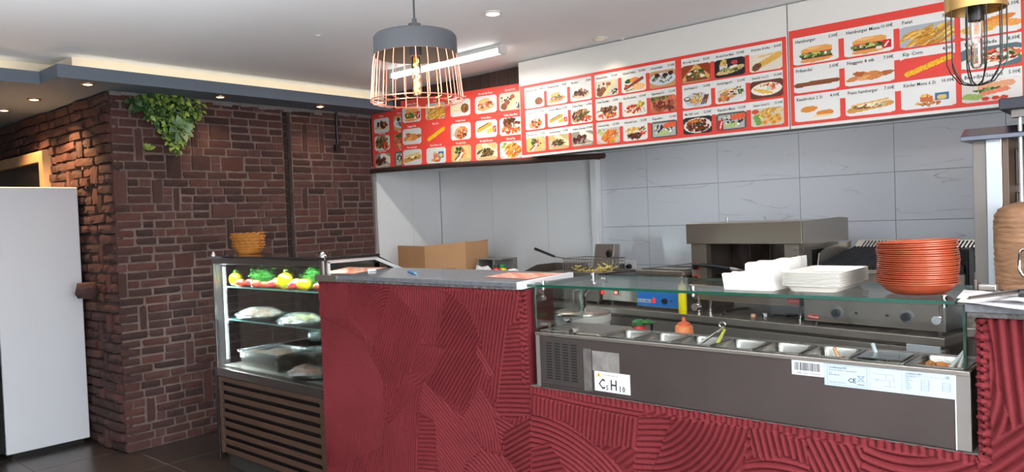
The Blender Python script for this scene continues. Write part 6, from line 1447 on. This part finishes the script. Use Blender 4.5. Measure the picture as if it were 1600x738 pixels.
t = thing('tongs', 'white plastic tongs standing in the orange sauce pan', 'tongs', tuple(a)); wpl = mat('tong_white', (206, 212, 210), .35)
MB().tube([a-np.array([.01, 0, .03]), a, b], [.006, .006, .005], 7).build('arm', wpl, t, smooth=True)
a2 = P(1499, 573, 1, 2.45); MB().tube([a2-np.array([0, 0, .03]), a2, b], [.006, .006, .005], 7).build('arm', wpl, t, smooth=True)

# ================================================================== on the glass: paper bags, trays, bowls
zg = zt
trm = mat('white_food_tray', (228, 224, 214), .4, spec=.4)
NT = 10
ORD = 'first second third fourth fifth sixth seventh eighth ninth tenth eleventh twelfth thirteenth fourteenth fifteenth sixteenth seventeenth eighteenth nineteenth twentieth'.split()
tlb = lambda k: ('bottom white food tray of the stack, resting on the glass shelf' if k == 0 else 'topmost white food tray of the stack, empty and facing up' if k == NT-1 else 'white food tray nested '+ORD[k]+' from the bottom of the stack on the glass')
tx0, ty0, tw, td, th = -.905, 2.605, .095, .155, .022
tr = None
for k in range(NT):
    z = zg+.0005+k*.0047
    if tr is None:
        mb = MB(); L = []
        def ring(hx, hy, zz, r=.022): return [(tx0+sx*(hx-r)+r*cos(a), ty0+sy*(hy-r)+r*sin(a), z+zz) for sx, sy, a0 in ((1, 1, 0), (-1, 1, pi/2), (-1, -1, pi), (1, -1, 3*pi/2)) for a in (a0, a0+pi/6, a0+pi/3, a0+pi/2)]
        L = [ring(tw-.022, td-.022, 0), ring(tw-.02, td-.02, .004), ring(tw-.010, td-.010, th-.0035), ring(tw-.009, td-.009, th-.0020), ring(tw, td, th-.0020), ring(tw, td, th), ring(tw-.006, td-.006, th-.001), ring(tw-.022, td-.022, .005)]
        n = 16; mb.add(sum(L, []), [(i*n+j, i*n+(j+1) % n, (i+1)*n+(j+1) % n, (i+1)*n+j) for i in range(len(L)-1) for j in range(n)]+[tuple(range(n))[::-1], tuple(range((len(L)-1)*n, len(L)*n))])
        tr = mb.build('food_tray', trm, origin=(tx0, ty0, z), smooth=True, angle=24); o = tr
    else:
        o = tr.copy(); C.objects.link(o); o.location = (tx0+rnd.uniform(-.0012, .0012), ty0+rnd.uniform(-.0012, .0012), z); o.rotation_euler = (0, 0, rnd.uniform(-.006, .006))
    tag(o, tlb(k), 'tray', 'white food trays on the glass')
# folded white paper bags
pb = mat('white_paper_bag', (236, 234, 226), .6, bump=.3, bscale=14)
a0, a1 = P(1143, 450, 2, zg), P(1221, 452, 2, zg)
def bag(x0, x1, y0, y1, z0, h0, h1, label, skew, ph):
    mb = MB()
    def fn(u, v):
        a = 2*pi*u; cx_, cy_ = (x0+x1)/2, (y0+y1)/2; q = max(abs(cos(a)), abs(sin(a)))**.75
        r = 1+.02*sin(5*a+ph)+.025*v*sin(3*a+2*ph)
        return (cx_+(x1-x0)/2*cos(a)/q*r*(1-.04*v)+skew*v, cy_+(y1-y0)/2*sin(a)/q*r, z0+(h0+(h1-h0)*(.5+.5*cos(a)))*v+.003*sin(7*a+ph)*v)
    mb.sheet(41, 9, fn); n = len(mb.v); top = mb.v[8*41:9*41]; c = np.mean(top, 0)-np.array([0, 0, .003])
    mb.add([tuple(c)]+top, [(0, i, i+1) for i in range(1, 41)]); bot = mb.v[0:41]; mb.add([tuple(np.mean(bot, 0))]+bot, [(0, i+1, i) for i in range(1, 41)])
    return tag(mb.build('paper_bag', pb, origin=((x0+x1)/2, (y0+y1)/2, z0), smooth=True, angle=60), label, 'bag', 'paper bags on the glass')
bag(-1.205, -1.02, 2.45, 2.62, zg+.0005, .052, .060, 'front white folded paper bag on the glass beside the trays', -.012, .4)
bag(-1.215, -1.03, 2.63, 2.81, zg+.0005, .075, .098, 'rear white paper bag stack peeking over the front bag', .0, 2.1)
# bowls
bwm = mat('copper_bowl', (170, 76, 46), .4, .2, var=.3, vscale=7, spec=.5, coat=.15, stretch=(1, 1, 1.5)); NB = 21
bxc, byc = -.611, 2.545
bw = None
for k in range(NB):
    z = zg+.0005+k*.0062
    lab = ('copper-coloured bowl with its rounded side showing, bottom of the tall stack' if k == 0 else 'topmost copper-coloured bowl, tilted on the tall stack' if k == NB-1 else 'reddish copper bowl nested '+ORD[k]+' from the bottom of the tall stack on the glass')
    if bw is None:
        bw = MB().lathe([(0, 0), (.062, 0), (.074, .003), (.089, .011), (.099, .022), (.104, .0325), (.1125, .0335), (.1125, .0362), (.107, .0362), (.097, .026), (.085, .013), (.07, .007), (0, .005)], (bxc, byc, z), 56).build('bowl', bwm, origin=(bxc, byc, z), smooth=True, angle=32); o = bw
    else:
        o = bw.copy(); C.objects.link(o); tl = .012*max(0, k-14)/6+rnd.uniform(-.006, .006)
        o.location = (bxc+rnd.uniform(-.0018, .0018)-.0004*max(0, 8-k), byc+rnd.uniform(-.0015, .0015), z); o.rotation_euler = (tl*.3, -tl*1.6, rnd.uniform(0, 6)); 
        o.rotation_euler = (rnd.uniform(-.008, .008), rnd.uniform(-.008, .008)-(.035 if k > 16 else 0), 0)
    tag(o, lab, 'bowl', 'copper bowls on the glass')

# ================================================================== on the slabs: menus, pen, tag, papers
A4 = Pic(60, 44, (240, 150, 120))
for i in range(6):
    for j in range(5):
        A4.cap(.08+.15*i+.03, .12+.18*j, .08+.15*i+.08, .12+.18*j, .045, [(250, 226, 210), (226, 110, 80), (250, 200, 170)][(i+j) % 3], .05)
def placemat(pts, z, label):
    P4 = [np.array(p) for p in pts]; n, m = 30, 22; vs = []
    mb = MB().sheet(n+1, m+1, lambda u, v: tuple((P4[0]*(1-u)+P4[1]*u)*(1-v)+(P4[3]*(1-u)+P4[2]*u)*v+np.array([0, 0, .0006+.0008*sin(6*u)*sin(5*v)])))
    c = np.mean(P4, 0); o = mb.build('paper_placemat', printm, origin=tuple(c)); me = o.data; at = me.color_attributes.new('print', 'FLOAT_COLOR', 'CORNER')
    A = A4.a[::2, ::2][:m, :n]; s = np.clip(A.reshape(-1, 3), 0, 255)/255; L = ((s+.055)/1.055)**2.4; col = np.ones((n*m*4, 4), np.float32); col[:, :3] = np.repeat(L, 4, 0); at.data.foreach_set('color', col.ravel())
    tag(o, label, 'placemat', 'printed menus on the counter')
zsb = 1.2825
w2 = lambda px, py, z=zsb: tuple(P(px, py, 2, z))
placemat([w2(757, 433), w2(826, 436.5), w2(882, 427.5), w2(795, 426)], 0, 'orange printed paper menu at the right end of the grey slab')
placemat([w2(499, 427.5), w2(552, 428), w2(606, 418.5), w2(545, 417.5)], 0, 'red edged paper menu at the left end of the grey slab')
a, b = np.array(w2(638, 424, zsb+.004)), np.array(w2(648, 427.5, zsb+.004)); t = thing('pen', 'blue pen lying on the grey slab', 'pen', tuple((a+b)/2-np.array([0, 0, .004])))
MB().cone(a, b, .005, n=10).build('barrel', mat('pen_blue', (40, 120, 200), .35), t, smooth=True); MB().cone(b, b+(b-a)*.3, .0055, .003, 10).build('cap', mat('pen_light', (150, 200, 230), .35), t, smooth=True)
q = np.array(w2(581, 424)); tag(MB().prism([(q[0]-.035, q[1]), (q[0]+.01, q[1]-.03), (q[0]+.035, q[1]+.0), (q[0], q[1]+.035)], 2, zsb, zsb+.012).build('paper_tag', white, origin=tuple(q), bevel=.003), 'small white folded tag beside the left paper menu', 'tag')
zr = 1.2725
pw = mat('white_paper', (240, 241, 242), .5)
def paper(pts, label, dz):
    P4 = [np.array(w2(*p, zr)) for p in pts]; c = np.mean(P4, 0)
    mb = MB().sheet(12, 12, lambda u, v: tuple((P4[0]*(1-u)+P4[1]*u)*(1-v)+(P4[3]*(1-u)+P4[2]*u)*v+np.array([0, 0, dz+.004*(u-.5)**2+.002*sin(5*u+3*v+dz*400)])))
    tag(mb.build('paper_sheet', pw, origin=tuple(c), solid=.0006), label, 'paper', 'white papers on the right slab')
paper([(1496, 474), (1640, 488), (1640, 470), (1512, 460)], 'large white paper sheet on the right slab under the tongs', .0015)
paper([(1495, 470), (1560, 474), (1562, 462), (1506, 455)], 'small white paper sheet overhanging the left end of the right slab', .005)
paper([(1560, 474), (1612, 482), (1640, 472), (1575, 466)], 'crumpled white napkin lying over the tongs on the right slab', .012)
a, b = np.array(w2(1513, 468, zr+.018)), np.array(w2(1592, 458.5, zr+.024)); t = thing('tongs', 'dark steel tongs lying across the papers on the right slab', 'tongs', tuple((a+b)/2-np.array([0, 0, .018])))
for dz, m in ((0, steel_d), (.02, steel_d)):
    e = np.array([0, dz, dz*.1]); mid = (a+b)/2; mb = MB(); dd = (b-a)/np.linalg.norm(b-a); nn = np.cross(dd, [0, 0, 1])*.009
    mb.add([a+e-nn*.5, a+e+nn*.5, b+e*2+nn, b+e*2-nn, a+e-nn*.5+(0, 0, .003), a+e+nn*.5+(0, 0, .003), b+e*2+nn+(0, 0, .004), b+e*2-nn+(0, 0, .004)], [(0, 3, 2, 1), (4, 5, 6, 7), (0, 1, 5, 4), (1, 2, 6, 5), (2, 3, 7, 6), (3, 0, 4, 7)]); mb.build('arm', m, t)
MB().tube([b, b+np.array([.05, .02, .002])], .011, 8).build('handle', black, t, smooth=True)
q = np.array(w2(1527, 455, zr)); t = thing('card_holder', 'small grey clip at the rear edge of the right slab', 'clip', tuple(q))
MB().box((q[0]-.012, q[1], zr), (q[0]+.0, q[1]+.03, zr+.035)).build('clip', steel_d, t, bevel=.004); MB().box((q[0], q[1], zr), (q[0]+.05, q[1]+.03, zr+.02)).build('clip_base', steel, t, bevel=.004)

# ================================================================== doner grill
ds = thing('grill_stand', 'steel stand carrying the doner grill at the right edge', 'stand', (-.25, 4.12, 0))
MB().box((-.735, 3.86, .94), (.25, 4.4, .98)).build('stand_top', steel, ds, bevel=.003)
MB().box((-.72, 3.9, 0), (.24, 4.38, .94)).build('cabinet', steel_d, ds)
dg_ = thing('doner_grill', 'upright doner grill with steel column, hood and side burners', 'doner grill', (-.25, 4.1, .98))
colm = mat('column_steel', (136, 131, 126), .42, .6, noise_rough=.06); pale = mat('pale_satin_steel', (206, 214, 220), .3, .55)
MB().box((-.72, 4.0, .98), (-.668, 4.34, 1.82)).build('column', colm, dg_, bevel=.002)
MB().box((-.667, 3.99, 1.0), (-.607, 4.02, 1.82)).build('heat_shield', pale, dg_, bevel=.002)
MB().box((-.606, 4.0, 1.0), (-.582, 4.2, 1.82)).build('inner_column', mat('brown_steel', (116, 98, 86), .4, .7), dg_, bevel=.002)
MB().box((-.6, 4.2, .98), (.1, 4.34, 1.82)).build('burner_back', steel_d, dg_)
MB().prism([(3.93, 1.815), (3.93, 1.835), (4.02, 1.875), (4.36, 1.875), (4.36, 1.815)], 0, -.755, .15).build('hood', mat('hood_steel', (112, 116, 128), .3, .85), dg_, bevel=.002)
for k in range(3):
    z0 = 1.61-k*.2; fb = MB(); 
    fb.box((-.578, 4.17, z0), (-.43, 4.2, z0+.17)); fb.build('burner', mat('burner_mesh', (120, 112, 100), .6, .4, bump=1, bscale=120), dg_, bevel=.012)
    MB().tube([(-.575, 4.165, z0+.005), (-.433, 4.165, z0+.005), (-.433, 4.165, z0+.165), (-.575, 4.165, z0+.165)], .005, 6, True).build('burner_frame', chrome, dg_)
MB().lathe([(0, 0), (.14, 0), (.155, .02), (.158, .02), (.142, -.004), (0, -.004)], (-.53, 3.95, 1.0), 36).build('drip_tray', steel, dg_, smooth=True)
MB().cone((-.53, 3.95, .98), (-.53, 3.95, 1.0), .06, n=20).build('turntable', steel_d, dg_)
MB().box((-.60, 3.9, 1.935), (-.2, 4.2, 1.985)).build('motor_housing', mat('motor_grey', (62, 62, 70), .4, .4), dg_, bevel=.004)
MB().box((-.56, 3.93, 1.90), (-.50, 3.97, 1.935)).build('spit_clamp', colm, dg_, bevel=.002); MB().box((-.24, 4.16, 1.875), (-.2, 4.2, 1.94)).build('motor_bracket', steel_d, dg_)
MB().cone((-.53, 3.95, 1.0), (-.53, 3.95, 1.90), .0085, n=10).build('spit', mat('spit_white_steel', (214, 216, 216), .3, .6), dg_, smooth=True)
meat = mat('doner_meat', (166, 124, 92), .6, bump=.9, bscale=22, var=.3, vscale=9, stretch=(1, 1, 3.2))
N_ = meat.node_tree.nodes
prof = [(0, 1.145), (.10, 1.146), (.125, 1.15), (.132, 1.165), (.133, 1.22), (.137, 1.29), (.143, 1.36), (.145, 1.43), (.138, 1.475), (.12, 1.505), (.08, 1.522), (.03, 1.532), (.0105, 1.534), (.0105, 1.0), ]
mb = MB(); n = 72; pr = []
zs2 = np.linspace(1.146, 1.534, 64)
R_ = lambda z: np.interp(z, [1.146, 1.15, 1.165, 1.22, 1.29, 1.36, 1.43, 1.475, 1.505, 1.522, 1.534], [.088, .098, .101, .102, .104, .107, .107, .102, .088, .058, .012])
rn = np.random.RandomState(8); ph = rn.uniform(0, 6, (7, 2))
vs = []
for i, z in enumerate(zs2):
    lay_ = .0022*sin(z*260+.8*sin(z*40))
    for k in range(n):
        a = 2*pi*k/n; r = R_(z)*(1+.012*sin(3*a+ph[0, 0]+9*z)+.01*sin(7*a+ph[1, 0]-22*z)+.008*sin(11*a+41*z))+lay_*(.4+.6*sin(2*a+z*30))+rn.uniform(-.0012, .0012)
        vs.append((-.53+r*cos(a), 3.95+r*sin(a), z))
mb.add(vs, [(i*n+k, i*n+(k+1) % n, (i+1)*n+(k+1) % n, (i+1)*n+k) for i in range(63) for k in range(n)]+[tuple(range(n))[::-1], tuple(range(63*n, 64*n))])
tag(mb.build('doner_meat', meat, origin=(-.53, 3.95, 1.146), smooth=True, angle=70), 'large brown layered doner meat cone on the spit', 'meat')
a = P(1593, 398, 1, 3.80); hz_ = a[2]
sv = thing('doner_shield', 'loop-handled steel scoop in front of the doner meat at the right edge', 'scoop', (a[0]+.08, 3.79, hz_-.1))
x0 = a[0]+.003
MB().tube([(x0+.06, 3.79, hz_+.022), (x0+.008, 3.785, hz_+.022), (x0, 3.785, hz_+.012), (x0-.004, 3.785, hz_-.06), (x0+.008, 3.785, hz_-.085), (x0+.03, 3.785, hz_-.10), (x0+.08, 3.79, hz_-.10)], .006, 8).build('loop_handle', chrome, sv, smooth=True)
MB().box((x0+.06, 3.785, hz_-.12), (x0+.2, 3.80, hz_+.05)).build('scoop_plate', steel, sv, bevel=.004)
MB().box((x0+.1, 3.788, .98), (x0+.13, 3.80, hz_-.12)).build('support', steel, sv)
